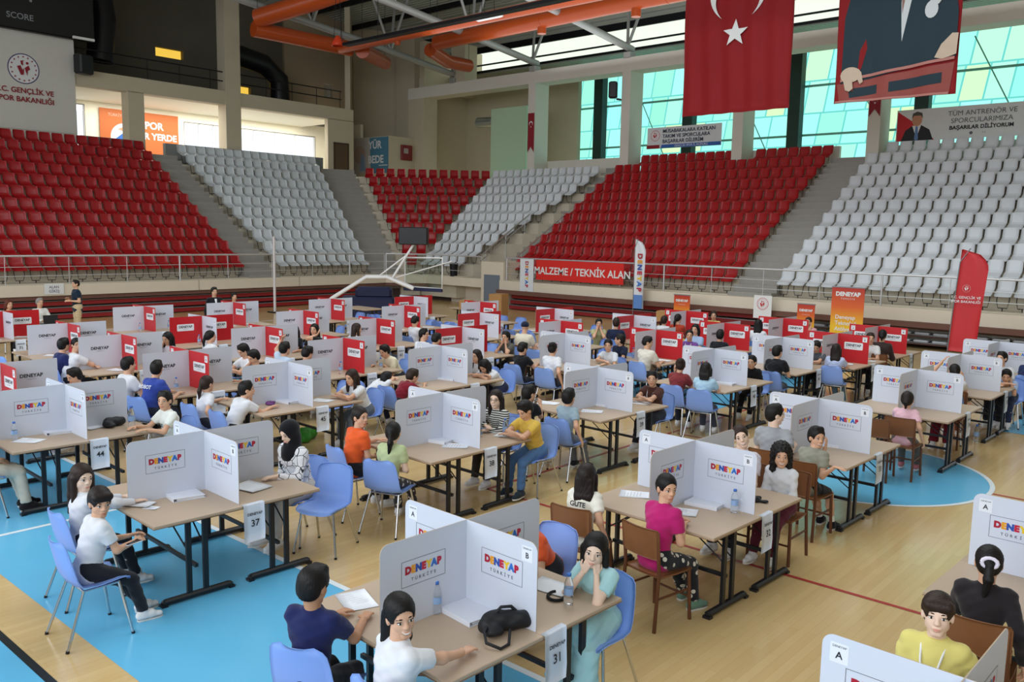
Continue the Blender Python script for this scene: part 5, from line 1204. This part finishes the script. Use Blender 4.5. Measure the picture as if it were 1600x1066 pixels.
person('boy in olive grey with black shorts, hand on cheek, at table 33',8.88,3.56,-4,22,hy=-128,la='cheek',ra=(0.02, -0.3, 0.8),top=('8f8e80', 'tee'),bot=('17181c', 'short'),hair=('k', 'short'),skin='b',lod=0,extra=('lanyard', 'smile', 'socks'),shoe='17181d',legs={'l': (0.44, 0.02, 0.0), 'r': (0.34, -0.16, 0.0)},s=0.82)
person('girl in pink seen from behind on a wooden chair at table 34',12.02,3.53,2,10,hy=8,la='table',ra='side',top=('dfb3bf', 'tee'),bot=('625d57', 'long'),hair=('b', 'tied'),skin='b',lod=1,shoe='b06a70',s=0.8)
person('person in yellow with dark red trousers behind the divider of table 34',14.39,3.58,182,14,la='table',ra='table',top=('dfd48e', 'tee'),bot=('6d1524', 'wide'),lod=1,s=0.8)
person('girl in white with one raised arm at the left of table 35',14.71,3.64,8,14,hy=25,la='up',ra=(0.42, -0.1, 1.0, 0.5, -0.2, -1),top=('dcdde2', 'tee'),bot=('7a4a3a', 'long'),hair=('k', 'ponytail'),skin='b',lod=1,s=0.92)
person('boy in white at the back right of table 35',16.80,3.39,182,8,hy=165,la='table',ra='table',top=('dcdde2', 'tee'),lod=1,s=0.98)
person('boy in light blue resting his face on his hand at table 35',16.81,3.24,180,44,hy=-170,hp=14,la='cheek',ra='fold',top=('a9bfe6', 'tee'),bot=('2b3350', 'long'),lod=1,s=0.8)
person('child in orange shorts and blue top at the right edge',17.71,3.12,0,6,la='lap',ra='lap',top=('26335c', 'tee'),bot=('d8622f', 'short'),lod=1,shoe='26335c')
person('boy in a black t-shirt at the back left of table 39',8.59,7.33,6,12,hy=-18,la='table',ra=(0.34, -0.02, 0.86),top=('17181b', 'tee'),bot=('2a2d38', 'long'),skin='b',lod=1,s=0.8)
person('boy in a grey blue t-shirt seen from behind at table 39',8.77,6.79,4,10,hy=6,la='table',ra='side',top=('93a7b2', 'tee'),bot=('6a6f77', 'long'),skin='b',lod=1,shoe='24262b',s=0.8)
person('boy in brown with lanyard and folded arms at table 39',10.98,6.76,180,18,hy=-152,la='fold',ra='fold',top=('50302a', 'tee'),bot=('2b2e38', 'long'),skin='b',lod=1,extra=('lanyard',),s=0.86)
person('girl in light blue with bobbed dark hair at table 40',12.03,6.57,12,12,hy=16,la='table',ra='table',top=('aecde0', 'tee'),bot=('3c4150', 'long'),hair=('k', 'bob'),lod=1,s=0.86)
person('girl in maroon with hand on her head at table 40',12.07,7.09,8,18,hy=30,la='cheek',ra='table',top=('7d3033', 'tee'),bot=('2b3042', 'long'),hair=('d', 'bun'),lod=1)
person('boy in black tracksuit behind the divider of table 40',14.16,6.71,182,24,hy=190,la='lap',ra='table',top=('1a1b20', 'long'),bot=('17181c', 'long'),lod=1,s=0.8)
person('boy in a black t-shirt leaning on table 41',14.63,6.59,8,20,hy=-15,la='table',ra='table',top=('191a1e', 'tee'),bot=('3d4a5e', 'long'),lod=1,s=0.94)
person('child in grey looking down at the right of table 41',16.76,6.62,184,20,hy=-170,hp=25,la='fold',ra='table',top=('5d606b', 'tee'),lod=1,hair=('b', 'short'),s=0.86)
person('girl with long dark hair and jeans on a chair by table 42',16.14,6.07,6,8,hy=15,la='lap',ra='table',top=('b9c4e2', 'tee'),bot=('5a7690', 'long'),hair=('b', 'long'),lod=1,shoe='c9bfae',legs={'l': (0.5, 0.05, 0.0), 'r': (0.46, -0.12, 0.0)},s=0.86)
person('boy in a white printed t-shirt at the right of table 44',5.05,10.02,182,14,hy=-142,la='table',ra='table',top=('e6eae4', 'tee'),bot=('2a3440', 'long'),skin='b',lod=1,extra=('tprint', 'txt:MSC'),s=0.84)
person('person in pale trousers seated at the left edge by table 44',2.90,10.28,0,6,la='lap',ra='lap',top=('d5d2ca', 'tee'),bot=('cfc8b8', 'long'),shoe='1c1a1c',lod=1,legs={'l': (0.52, 0.1, 0.0), 'r': (0.48, -0.1, 0.0)},s=1.0)
person('girl in white with a ponytail seen from behind at table 45',5.85,10.84,4,12,hy=10,la='table',ra='side',top=('dcdde2', 'tee'),bot=('30323c', 'long'),hair=('d', 'ponytail'),lod=1,s=0.8)
person('boy in white leaning on his hand with one arm stretched at table 45',5.88,10.15,2,30,hy=-30,la='cheek',ra=(0.58, -0.12, 0.775),top=('dcdde2', 'tee'),bot=('22242c', 'long'),lod=1,skin='b',s=0.86)
person('girl with brown hair in white at the right of table 45',7.99,9.95,182,30,hy=186,hp=10,la='fold',ra='fold',top=('dcdde2', 'tee'),bot=('59616c', 'long'),hair=('d', 'long'),lod=1)
person('child in white bending low over table 46',8.64,10.76,4,66,hp=10,la='fold',ra='fold',top=('dcdde2', 'tee'),bot=('23283c', 'long'),lod=1,s=0.8)
person('child in dark red looking right at table 46',8.66,10.05,2,46,hy=-15,hp=18,la='table',ra='table',top=('7b1a2a', 'tee'),lod=1,hair=('d', 'short'),s=0.8)
person('girl with dark hair behind the divider of table 46',10.88,10.26,182,24,hy=185,la='table',ra='table',top=('dcdde2', 'tee'),hair=('b', 'long'),lod=1,s=0.84)
person('child in white with head down on table 46',10.88,9.86,182,48,hp=35,la='fold',ra='fold',top=('dcdde2', 'tee'),bot=('222a48', 'long'),hair=('k', 'bob'),lod=1)
person('girl in white with a hair bun seen from behind at table 47',11.85,9.55,8,10,hy=15,la='table',ra='side',top=('dcdde2', 'tee'),bot=('20222c', 'long'),hair=('k', 'bun'),lod=1,s=0.92)
person('boy in black looking down at the left of table 47',11.78,10.23,4,14,hy=-10,hp=18,la='table',ra='table',top=('17181c', 'tee'),lod=1,s=0.84)
person('boy in white and navy looking at the camera from table 47',13.61,9.41,184,20,hy=-152,la='table',ra='fold',top=('d9dce4', 'tee'),bot=('1e2748', 'long'),lod=1,extra=('lanyard',))
person('boy in a yellow t-shirt with lanyard looking up at the camera',5.02,1.21,182,4,hy=-166,hp=-4,la='side',ra='lap',top=('ddd07a', 'tee'),bot=('2b2d35', 'long'),hair=('d', 'fringe'),skin='c',lod=0,extra=('lanyard',),s=0.9)
person('girl in black with a white hair tie seen from behind',5.96,1.19,4,12,hy=14,hp=8,la='table',ra='side',top=('241f22', 'long'),bot=('191a1e', 'long'),hair=('k', 'ponytail'),skin='b',lod=0,extra=('scrunchie',),s=0.9)
person('child with reddish hair in orange and white behind table 44',5.05,13.41,184,34,hy=160,hp=15,la='table',ra='table',top=('e9e4e0', 'tee'),bot=('d8703a', 'long'),hair=('r', 'short'),lod=2)
person('child with dark hair just above the divider of table 44',5.09,12.60,184,24,hp=20,la='fold',ra='fold',top=('cfd2da', 'tee'),lod=2,s=0.86)
person('boy in a bright blue t-shirt seen from behind with back print',5.56,11.82,14,18,hy=40,la='table',ra='table',top=('33489c', 'tee'),bot=('22283a', 'long'),lod=1,extra=('backprint', 'txt:ROBOT'),s=0.98)
person('boy in white looking left next to the boy in bright blue',5.44,12.36,4,12,hy=-10,la='table',ra='table',top=('dcdde2', 'tee'),lod=2,s=0.98)
person('child in white with head lowered on the desk edge',8.01,12.91,182,26,hp=30,la='fold',ra='fold',top=('dcdde2', 'tee'),lod=2,s=0.98)
person('child in olive grey with head down beside the one in white',7.59,12.01,182,20,hp=25,la='fold',ra='cheek',top=('6c6a62', 'tee'),lod=2,s=0.98)
person('child in pale blue raising a hand beside a red panel',8.22,12.57,4,14,la='up',ra='table',top=('b9cbe0', 'tee'),lod=2,s=0.94)
person('child with dark hair lowered behind the white divider of table 45',8.21,12.01,2,22,hp=15,la='table',ra='table',top=('8d4a42', 'tee'),lod=2,s=0.94)
person('girl in black sitting behind the girl who rests her cheek',10.30,14.98,184,14,hy=-150,la='table',ra='lap',top=('191a20', 'tee'),hair=('k', 'long'),lod=2,extra=('lanyard',))
person('girl in black resting her cheek on one hand',10.28,14.35,184,6,hy=-150,la='cheek',ra='table',top=('15161a', 'tee'),hair=('k', 'long'),lod=2,s=0.98)
person('boy in a white t-shirt with arms folded facing the camera, far left',5.74,15.12,0,18,hy=-95,la='fold',ra='fold',top=('dcdde2', 'tee'),skin='b',lod=1,s=0.98)
person('boy in navy behind the boy with folded arms',5.59,15.25,2,18,hy=10,la='table',ra='table',top=('20285a', 'tee'),lod=2,s=0.98)
person('girl with dark hair between two red and white dividers, left',7.69,15.21,184,12,hy=195,hp=15,la='table',ra='cheek',top=('cfcbd6', 'tee'),hair=('k', 'long'),lod=2,s=0.92)
person('girl in white with a ponytail looking right under a red panel',8.20,14.94,4,10,hy=-20,la='table',ra='table',top=('dcdde2', 'tee'),hair=('k', 'ponytail'),lod=2,s=0.92)
person('child leaning with chin on hand left of a white panel',10.90,14.07,2,18,hy=-20,la='chin',ra='table',top=('c9cdd6', 'tee'),hair=('d', 'long'),lod=2,s=0.98)
person('boy in cream bending over the desk and writing',10.33,11.91,182,36,hp=20,la='write',ra='table',top=('e2d9bd', 'tee'),bot=('2a2c36', 'long'),lod=2,s=0.9)
person('child with brown hair behind the boy in cream',10.34,12.45,182,26,hp=10,la='table',ra='table',top=('b9b3b0', 'tee'),hair=('d', 'short'),lod=2)
person('person in white looking down near the hoop',13.13,14.62,2,6,hp=25,la='table',ra='table',top=('dcdde2', 'long'),hair=('k', 'short'),lod=2,s=0.92)
person('boy in white facing us behind the white divider of table 46',11.27,12.39,0,14,hy=-70,la='table',ra='table',top=('dcdde2', 'tee'),lod=2,s=0.98)
person('child with dark hair lowered left of a red panel in the centre',11.07,11.95,0,26,hp=18,la='fold',ra='table',top=('3a3c48', 'tee'),lod=2,s=0.98)
person('child with hands at the chin right of the white panel in the centre',13.21,11.68,184,22,hy=190,la='chin',ra='chin',top=('5a5650', 'tee'),hair=('k', 'short'),lod=2,s=0.86)
person('man in beige with a dark cap seen from behind',13.70,11.82,15,14,hy=25,la='table',ra='table',top=('d6cdb8', 'tee'),bot=('5b5348', 'long'),hair=('k', 'cap'),lod=2,s=1.02)
person('boy in olive sitting turned to the camera and drinking',16.48,11.83,-140,10,hy=-140,la='chin',ra='chin',top=('a9a880', 'tee'),bot=('7d7c5c', 'short'),lod=2)
person('boy in navy seen from behind at a far red divider',16.17,11.13,25,8,hy=30,la='table',ra='table',top=('1c2440', 'tee'),hair=('d', 'short'),lod=2,s=0.98)
person('boy in a pale t-shirt with black print, cheek on hand',13.80,8.83,-4,12,hy=-60,hp=12,la='cheek',ra='table',top=('d9d3c6', 'tee'),bot=('1d1e26', 'long'),lod=1,extra=('tprint', 'txt:OX'),s=0.96)
person('boy in a navy t-shirt with his back to the camera, centre right',14.30,9.66,176,10,hy=120,la='table',ra='side',top=('1b2138', 'tee'),lod=1)
person('woman in lilac seen from behind in the far row',18.20,11.60,6,10,hy=10,la='table',ra='table',top=('b9a9d2', 'long'),hair=('b', 'bob'),lod=2)
person('child with light hair in white before the far red divider',18.21,11.18,4,18,hy=8,la='table',ra='table',top=('dcdde2', 'tee'),hair=('d', 'short'),lod=2,s=0.9)
person('girl in a red jacket with a ponytail in the far row',18.30,10.81,4,10,hy=-10,la='table',ra='table',top=('a83a24', 'long'),hair=('k', 'ponytail'),lod=2,s=0.98)
person('girl in purple with a lanyard beside a red panel',15.90,9.01,182,10,hy=-150,la='table',ra='lap',top=('7b4f9a', 'tee'),hair=('k', 'tied'),lod=2,extra=('lanyard',),s=0.92)
person('child in light blue behind the girl in purple',16.49,9.25,182,2,hy=190,la='table',ra='table',top=('9fb6d8', 'tee'),hair=('k', 'bob'),lod=2,s=0.98)
person('boy in black seen from behind at a dark red divider',16.24,8.57,10,12,hy=20,la='table',ra='table',top=('1a1c24', 'tee'),lod=2,s=0.92)
person('person in yellow at the end of the far row',20.31,10.84,184,10,hy=-150,la='table',ra='lap',top=('d8c877', 'tee'),hair=('d', 'short'),lod=2,s=0.94)
person('girl in white with long dark hair under the small emblem board',18.63,8.86,6,10,hy=15,la='table',ra='table',top=('dcdde2', 'tee'),hair=('k', 'long'),lod=2,s=0.98)
person('child with short dark hair behind the divider of table 41',20.56,8.83,184,34,hy=190,hp=15,la='table',ra='table',top=('c9c6c0', 'tee'),lod=2,s=0.84)
person('girl in pink leaning in below the small roll-up banner',20.55,8.38,182,14,hy=185,la='cheek',ra='table',top=('e2a9b5', 'tee'),hair=('d', 'tied'),lod=2,s=0.98)
person('child in white looking right between two dark red panels',18.31,6.14,184,10,hy=-150,la='table',ra='table',top=('e4e2e4', 'tee'),hair=('d', 'short'),lod=2,s=0.94)
person('woman in dark clothes on a wooden chair at the last red divider',18.39,5.99,6,16,hy=12,la='table',ra='table',top=('3a2c2c', 'long'),hair=('k', 'tied'),lod=2,s=1.03)
person('man in a navy t-shirt and beige trousers standing at the far left',10.06,25.50,175,2,hy=185,la=(0.22, 0.1, 1.05, -0.6, 0.4, -0.6),ra=(0.2, -0.08, 1.1, -0.6, -0.4, -0.6),top=('16283c', 'tee'),bot=('c9b391', 'long'),hair=('k', 'buzz'),skin='b',lod=1,s=1.0,pose='stand')
person('person with grey hair and white shirt seated before a laptop',8.35,23.59,-80,6,la='table',ra='table',top=('dcdad4', 'long'),hair=('g', 'buzz'),lod=2,s=1.0)
person('person in an orange headscarf seated at the far left',7.59,23.48,-80,8,la='lap',ra='lap',top=('b85a34', 'long'),hair=('r', 'bob'),lod=2,s=1.0)
person('man in a black suit and white shirt standing by the far stand',11.64,20.75,-100,2,la='down',ra='down',top=('14151b', 'long'),bot=('14151b', 'long'),hair=('k', 'short'),lod=2,extra=('tie',),s=1.0,pose='stand')
person('person in dark clothes seated behind the white far divider',13.28,22.59,-100,6,la='lap',ra='lap',top=('2b2526', 'long'),hair=('k', 'short'),lod=2,s=1.0)
CHAIRS=[
('b',2.91,4.06,22,'blue plastic chair of the boy in navy at table 31'),
('b',2.98,3.37,6,'blue plastic chair of the smiling girl in white at table 31'),
('b',4.63,3.29,184,'blue plastic chair of the girl in the teal dress'),
('b',5.13,4.17,184,'blue plastic chair of the child in orange at table 31'),
('b',2.65,6.68,-2,'blue plastic chair of the boy with the phone at table 37'),
('b',2.91,7.40,0,'blue plastic chair of the long haired girl at table 37'),
('b',5.00,7.29,186,'blue plastic chair of the woman in the headscarf'),
('b',5.83,6.85,20,'blue plastic chair of the girl in pale green at table 38'),
('b',5.87,7.54,-6,'blue plastic chair of the girl in orange at table 38'),
('b',7.96,7.19,182,'blue plastic chair of the girl in glasses at table 38'),
('b',7.95,6.61,180,'blue plastic chair of the boy in yellow at table 38'),
('w',5.96,4.38,8,'wooden chair of the girl in the cream t-shirt'),
('w',5.98,3.61,-10,'wooden chair of the girl in fuchsia at table 32'),
('w',8.03,3.46,180,'wooden chair of the curly haired girl at table 32'),
('w',8.01,3.88,180,'wooden chair behind the divider of table 32'),
('w',9.09,4.06,8,'wooden chair of the boy in grey at table 33'),
('w',8.91,3.55,-4,'wooden chair of the boy in black shorts'),
('w',12.05,3.53,2,'wooden chair of the girl in pink at table 34'),
('w',14.36,3.57,182,'wooden chair of the person in dark red trousers'),
('b',14.74,3.65,8,'blue plastic chair of the girl raising her arm at table 35'),
('b',16.77,3.39,182,'blue plastic chair of the boy in white at table 35'),
('b',16.78,3.24,180,'blue plastic chair of the boy in light blue'),
('b',17.74,3.12,0,'blue plastic chair of the child in orange shorts'),
('b',8.62,7.34,6,'blue plastic chair of the boy in black at table 39'),
('b',8.80,6.79,4,'blue plastic chair of the boy in grey blue at table 39'),
('b',10.95,6.76,180,'blue plastic chair of the boy in brown at table 39'),
('b',12.06,6.58,12,'blue plastic chair of the girl in light blue at table 40'),
('b',12.10,7.09,8,'blue plastic chair of the girl in maroon at table 40'),
('b',14.13,6.71,182,'blue plastic chair of the boy in black tracksuit'),
('b',14.66,6.60,8,'blue plastic chair of the boy in black at table 41'),
('b',16.73,6.62,184,'blue plastic chair of the child in grey at table 41'),
('b',16.17,6.07,6,'blue plastic chair of the girl in jeans at table 42'),
('b',5.02,10.02,182,'blue plastic chair of the boy in the printed t-shirt'),
('b',2.93,10.28,0,'blue plastic chair at the left edge by table 44'),
('b',5.88,10.84,4,'blue plastic chair of the ponytail girl at table 45'),
('b',5.91,10.15,2,'blue plastic chair of the leaning boy at table 45'),
('b',7.96,9.95,182,'blue plastic chair of the brown haired girl at table 45'),
('b',8.67,10.76,4,'blue plastic chair of the bending child at table 46'),
('b',8.69,10.05,2,'blue plastic chair of the child in dark red'),
('b',10.85,10.26,182,'blue plastic chair at the back right of table 46'),
('b',10.85,9.86,182,'blue plastic chair of the child with head down'),
('b',11.88,9.56,8,'blue plastic chair of the girl with the bun'),
('b',11.81,10.23,4,'blue plastic chair of the boy in black at table 47'),
('b',13.58,9.41,184,'blue plastic chair of the boy in white and navy'),
('w',4.99,1.21,182,'wooden chair of the boy in yellow with lanyard'),
('w',5.99,1.19,4,'wooden chair of the girl in black at the right edge'),
('b',5.02,13.40,184,'blue plastic chair of the reddish haired child'),
('b',5.06,12.60,184,'blue plastic chair behind the divider of table 44'),
('b',5.59,11.82,14,'blue plastic chair of the boy in bright blue'),
('b',5.47,12.36,4,'blue plastic chair of the boy next to bright blue'),
('b',7.98,12.91,182,'blue plastic chair of the child with lowered head'),
('b',7.56,12.01,182,'blue plastic chair of the child in olive grey'),
('b',8.25,12.57,4,'blue plastic chair of the child raising a hand'),
('b',8.24,12.01,2,'blue plastic chair behind the divider of table 45'),
('b',10.27,14.98,184,'blue plastic chair of the farther girl in black'),
('b',10.25,14.35,184,'blue plastic chair of the girl resting her cheek'),
('b',5.77,15.12,0,'blue plastic chair of the boy with folded arms'),
('b',5.62,15.25,2,'blue plastic chair of the boy in navy, far left'),
('b',7.66,15.21,184,'blue plastic chair of the dark haired girl, left'),
('b',8.23,14.95,4,'blue plastic chair of the ponytail girl under a red panel'),
('b',10.93,14.07,2,'blue plastic chair of the child with chin on hand'),
('b',10.30,11.90,182,'blue plastic chair of the boy in cream'),
('b',10.31,12.45,182,'blue plastic chair behind the boy in cream'),
('b',13.16,14.62,2,'blue plastic chair of the person in white near the hoop'),
('b',11.30,12.39,0,'blue plastic chair of the boy behind the table 46 divider'),
('b',11.10,11.95,0,'blue plastic chair left of the red panel in the centre'),
('b',13.18,11.68,184,'blue plastic chair of the child with hands at the chin'),
('w',13.73,11.82,15,'wooden chair of the man with the cap'),
('b',16.46,11.81,-140,'blue plastic chair of the boy in olive'),
('b',16.20,11.14,25,'blue plastic chair of the boy in navy at a far divider'),
('b',13.83,8.83,-4,'blue plastic chair of the boy with cheek on hand'),
('b',14.27,9.67,176,'blue plastic chair of the boy in navy, centre right'),
('b',18.23,11.60,6,'blue plastic chair of the woman in lilac'),
('b',18.24,11.18,4,'blue plastic chair of the light haired child'),
('b',18.33,10.81,4,'blue plastic chair of the girl in the red jacket'),
('b',15.87,9.01,182,'blue plastic chair of the girl in purple'),
('b',16.46,9.25,182,'blue plastic chair of the child behind the girl in purple'),
('b',16.27,8.58,10,'blue plastic chair of the boy at a dark red divider'),
('b',20.28,10.84,184,'blue plastic chair of the person in yellow, far row'),
('b',18.65,8.86,6,'blue plastic chair of the girl under the emblem board'),
('b',20.53,8.83,184,'blue plastic chair behind the divider of table 41'),
('b',20.52,8.38,182,'blue plastic chair of the girl in pink, far row'),
('b',18.28,6.14,184,'blue plastic chair between two dark red panels'),
('w',18.42,5.99,6,'wooden chair at the last red divider on the right'),
('b',8.36,23.56,-80,'blue plastic chair of the grey haired person'),
('b',7.59,23.45,-80,'blue plastic chair of the person in orange, far left'),
('b',13.28,22.56,-100,'blue plastic chair behind the white far divider'),
]
for k,x,y,f,lb in CHAIRS: place(P_BLUE if k=='b' else P_WOOD,x,y,R(f),lb,'chair','blue plastic chairs' if k=='b' else 'brown wooden chairs')
def headband(x,y):
    tag(MB().tube([(.075*math.cos(t),.06*math.sin(t),.012) for t in np.linspace(.5,2*PI-.5,22)],.011,8).build('headband',mat('velvet_black',rgb('141316'),.9),None,(x,y,TZ),.4),'black velvet headband lying between papers and bottle on table 31','headband')
def phone(x,y):
    tag(MB().box((0,0,0),(.14,.07,.008),0,ch=.003).box((0,0,.0045),(.13,.064,.001),1).build('phone',[mat('phone_white',rgb('dcdde2'),.3),mat('phone_screen',rgb('20242c'),.1)],None,(x,y,.69),.2),'white phone in the hands of the boy at table 37','phone')
# empty chairs
taken=[(c[1],c[2]) for c in CHAIRS]
for x,y,f,q,nm,row in SEATS:
    if row>=3 and all((x-a)**2+(y-b)**2>.42**2 for a,b in taken) and rng.random()<.62:
        d=.22*math.cos(R(f)); place(P_BLUE,x-d*.3,y,R(f+rng.uniform(-10,10)),f'empty blue chair at the {q} of {nm}','chair','blue plastic chairs')
# ================= things lying on the tables and the floor =================
paper(3.409,4.347,-.35,'white worksheet under the hand of the boy in navy',n=2)
bottle(3.650,3.831,'blue capped water bottle left of the binder near the black handbag')
binder(3.805,3.670,-.1,'white ring binder behind the black bag on the nearest table with the black handbag')
bag(3.779,3.346,-.5,'black handbag with strap beside the binder on the nearest table with the black handbag',.33,.135)
bottle(4.351,3.298,'water bottle with blue cap in front of the girl in teal')
paper(4.484,3.548,.1,'white worksheet beside the headband on the nearest table with the black handbag',n=3)
headband(4.377,3.417)
binder(3.727,7.270,-.15,'white ring binder lying inside the divider of the table of the boy with the phone')
paper(3.311,7.318,.55,'white stapled booklet left of the binder on the table of the boy with the phone',.14,.30,n=8)
paper(3.360,7.143,.5,'small white card beside the booklet on the table of the boy with the phone',.09,.13)
paper(4.295,7.068,.2,'flat grey folder behind the front panel of the table of the boy with the phone',.25,.32,n=6)
binder(6.854,7.151,.2,'white ring binder inside the divider of the table of the girl in orange')
paper(6.812,6.851,.6,'white worksheet next to the binder on the table of the girl in orange')
bottle(7.193,6.955,'water bottle inside the divider of the table of the girl in orange')
bottle(7.595,6.792,'water bottle in the hands of the boy in yellow')
paper(7.653,7.113,.2,'white worksheet on the right half of the table of the girl in orange')
paper(7.617,6.771,.3,'second white worksheet before the boy in yellow')
bottle(7.340,6.947,'small low bottle on the table of the girl in orange',s=.5)
paper(6.718,4.330,.5,'white worksheet left of the divider of the table of the girl in fuchsia')
paper(6.571,3.757,.4,'printed worksheet beside the girl in fuchsia',n=2)
binder(6.938,3.698,.1,'white ring binder inside the divider of the table of the girl in fuchsia')
bottle(6.898,3.401,'water bottle with pale blue label on the table of the girl in fuchsia')
bag(7.359,3.409,.3,'small black pouch right of the front panel of the table of the girl in fuchsia',.10,.05,TZ,'17171c',False)
binder(10.075,3.675,.2,'white ring binder in front of the boy in black shorts')
bag(13.657,4.419,.2,'black flat pouch at the back of the table of the girl in pink',.24,.05,TZ,'1b1b20',False)
binder(13.728,3.664,.1,'white ring binder inside the divider of the table of the girl in pink')
paper(13.915,3.967,.4,'white worksheet beside the girl in pink')
bottle(3.407,10.537,'water bottle left of the worksheet on the table with the black pencil bag')
paper(3.506,10.398,.6,'white worksheet in front of the bottle on the table with the black pencil bag')
binder(3.892,10.639,-.1,'white ring binder inside the divider of the table with the black pencil bag')
bag(4.506,10.474,.1,'black cloth pencil bag on the right half of the table with the black pencil bag',.26,.12,TZ,'1d1e22',False)
bottle(4.624,10.264,'large clear bottle beside the pencil bag on the table with the black pencil bag',s=1.25)
paper(4.264,10.609,.3,'white sheet behind the front panel of the table with the black pencil bag',n=4)
bottle(6.869,10.611,'water bottle inside the divider of the table above the green bag')
binder(6.908,10.316,.1,'white ring binder inside the divider of the table above the green bag')
bag(6.618,10.336,.2,'purple pencil pouch beside the binder on the table above the green bag',.14,.05,TZ,'6d3a78',False)
paper(7.305,10.073,.4,'white worksheet on the right half of the table above the green bag')
paper(9.543,6.915,.5,'white worksheet beside the binder on the table of the boy in grey blue')
binder(10.037,7.128,.1,'ring binder inside the divider of the table of the boy in grey blue')
bottle(10.117,6.925,'water bottle inside the divider of the table of the boy in grey blue')
paper(9.556,7.708,.3,'white worksheet before the boy in black at the table of the boy in grey blue')
paper(10.547,6.779,.3,'white worksheet before the boy in brown at the table of the boy in grey blue')
paper(9.945,6.838,.5,'pale pink sheet under the bottle of the table of the boy in grey blue',.12,.16)
binder(13.033,6.687,.1,'ring binder inside the divider of the table of the girl in light blue')
bottle(13.139,6.507,'water bottle inside the divider of the table of the girl in light blue')
bottle(9.455,10.285,'water bottle beside the child in dark red')
binder(9.912,10.121,.2,'white ring binder inside the divider of the table of the child in dark red')
paper(13.572,10.365,.2,'dark printed sheet inside the divider of the table of the girl with a bun')
paper(13.664,9.707,.2,'white worksheet before the boy in white and navy')
bag(16.105,7.560,.2,'black pencil pouch on the left half of the table left of the girl in jeans',.2,.07,TZ,'1a1a20',False)
bag(15.964,6.790,.2,'dark pencil pouch inside the divider of the table left of the girl in jeans',.12,.06,TZ,'22222c',False)
bottle(16.547,3.386,'small dark bottle at the right end of the table of the girl raising her arm',s=.6)
bag(7.509,10.751,.5,'bright green bag on the floor under the table above the green bag',.42,.22,0,'3f9a2f',False)
bottle(15.066,3.310,'empty bottle standing on the floor by the table of the girl raising her arm',s=1.3,z=0)
phone(2.932,6.572)
EMPTY=(4.984,6.853)
EMPTYW=(11.736,3.769)
# chair 163,508: 9.46 22.34
# chair 176,510: 9.49 21.93
# chair 38,548: 6.32 18.71
# chair 50,552: 6.29 18.24
place(P_BLUE,EMPTY[0],EMPTY[1],R(205),'empty blue plastic chair standing apart right of table 37','chair','blue plastic chairs')
place(P_WOOD,EMPTYW[0],EMPTYW[1],R(5),'empty wooden chair left of the girl in pink at table 34','chair','brown wooden chairs')
# far tables with boxes along the stands
for x,y,rz,lb in ((21.6,13.6,1.54,'folding table with cardboard box before the red bleacher'),(19.9,19.3,.0,'bare folding table right of the hoop base'),(8.2,22.2,.0,'folding table of the grey haired person at the far left'),(17.2,21.6,.0,'folding table in front of the hoop base')):
    place(P_TABLE,x,y,rz,lb,'table','folding tables along the stands')
def carton(x,y,z,rz,lb,w=.4,d=.3,h=.28):
    tag(MB().box((0,0,h/2),(w,d,h),0).box((0,0,h+.001),(w*.98,.05,.002),1).build('cardboard_box',[mat('cardboard',rgb('a97f4f'),.8,var=.08),mat('tape',rgb('c2a070'),.4)],None,(x,y,z),rz),lb,'box')
carton(21.6,13.2,.741,.2,'brown cardboard box on the table before the red bleacher'); carton(19.6,19.3,.741,.3,'brown cardboard box on the bare table right of the hoop')
carton(22.9,20.9,0,.3,'tall brown cardboard box on the floor by the corner',.6,.5,1.0); carton(22.2,21.6,0,.9,'open brown cardboard box beside the tall one',.5,.5,.55)
t=thing('laptop','black laptop in front of the grey haired person','laptop',(8.2,22.55,.7405),0); MB().box((0,0,.01),(.34,.24,.018),0,ch=.004).build('keyboard_base',BLK,t); MB().box((0,-.13,.125),(.34,.012,.22),0,rx=-.2).build('screen',BLK,t)
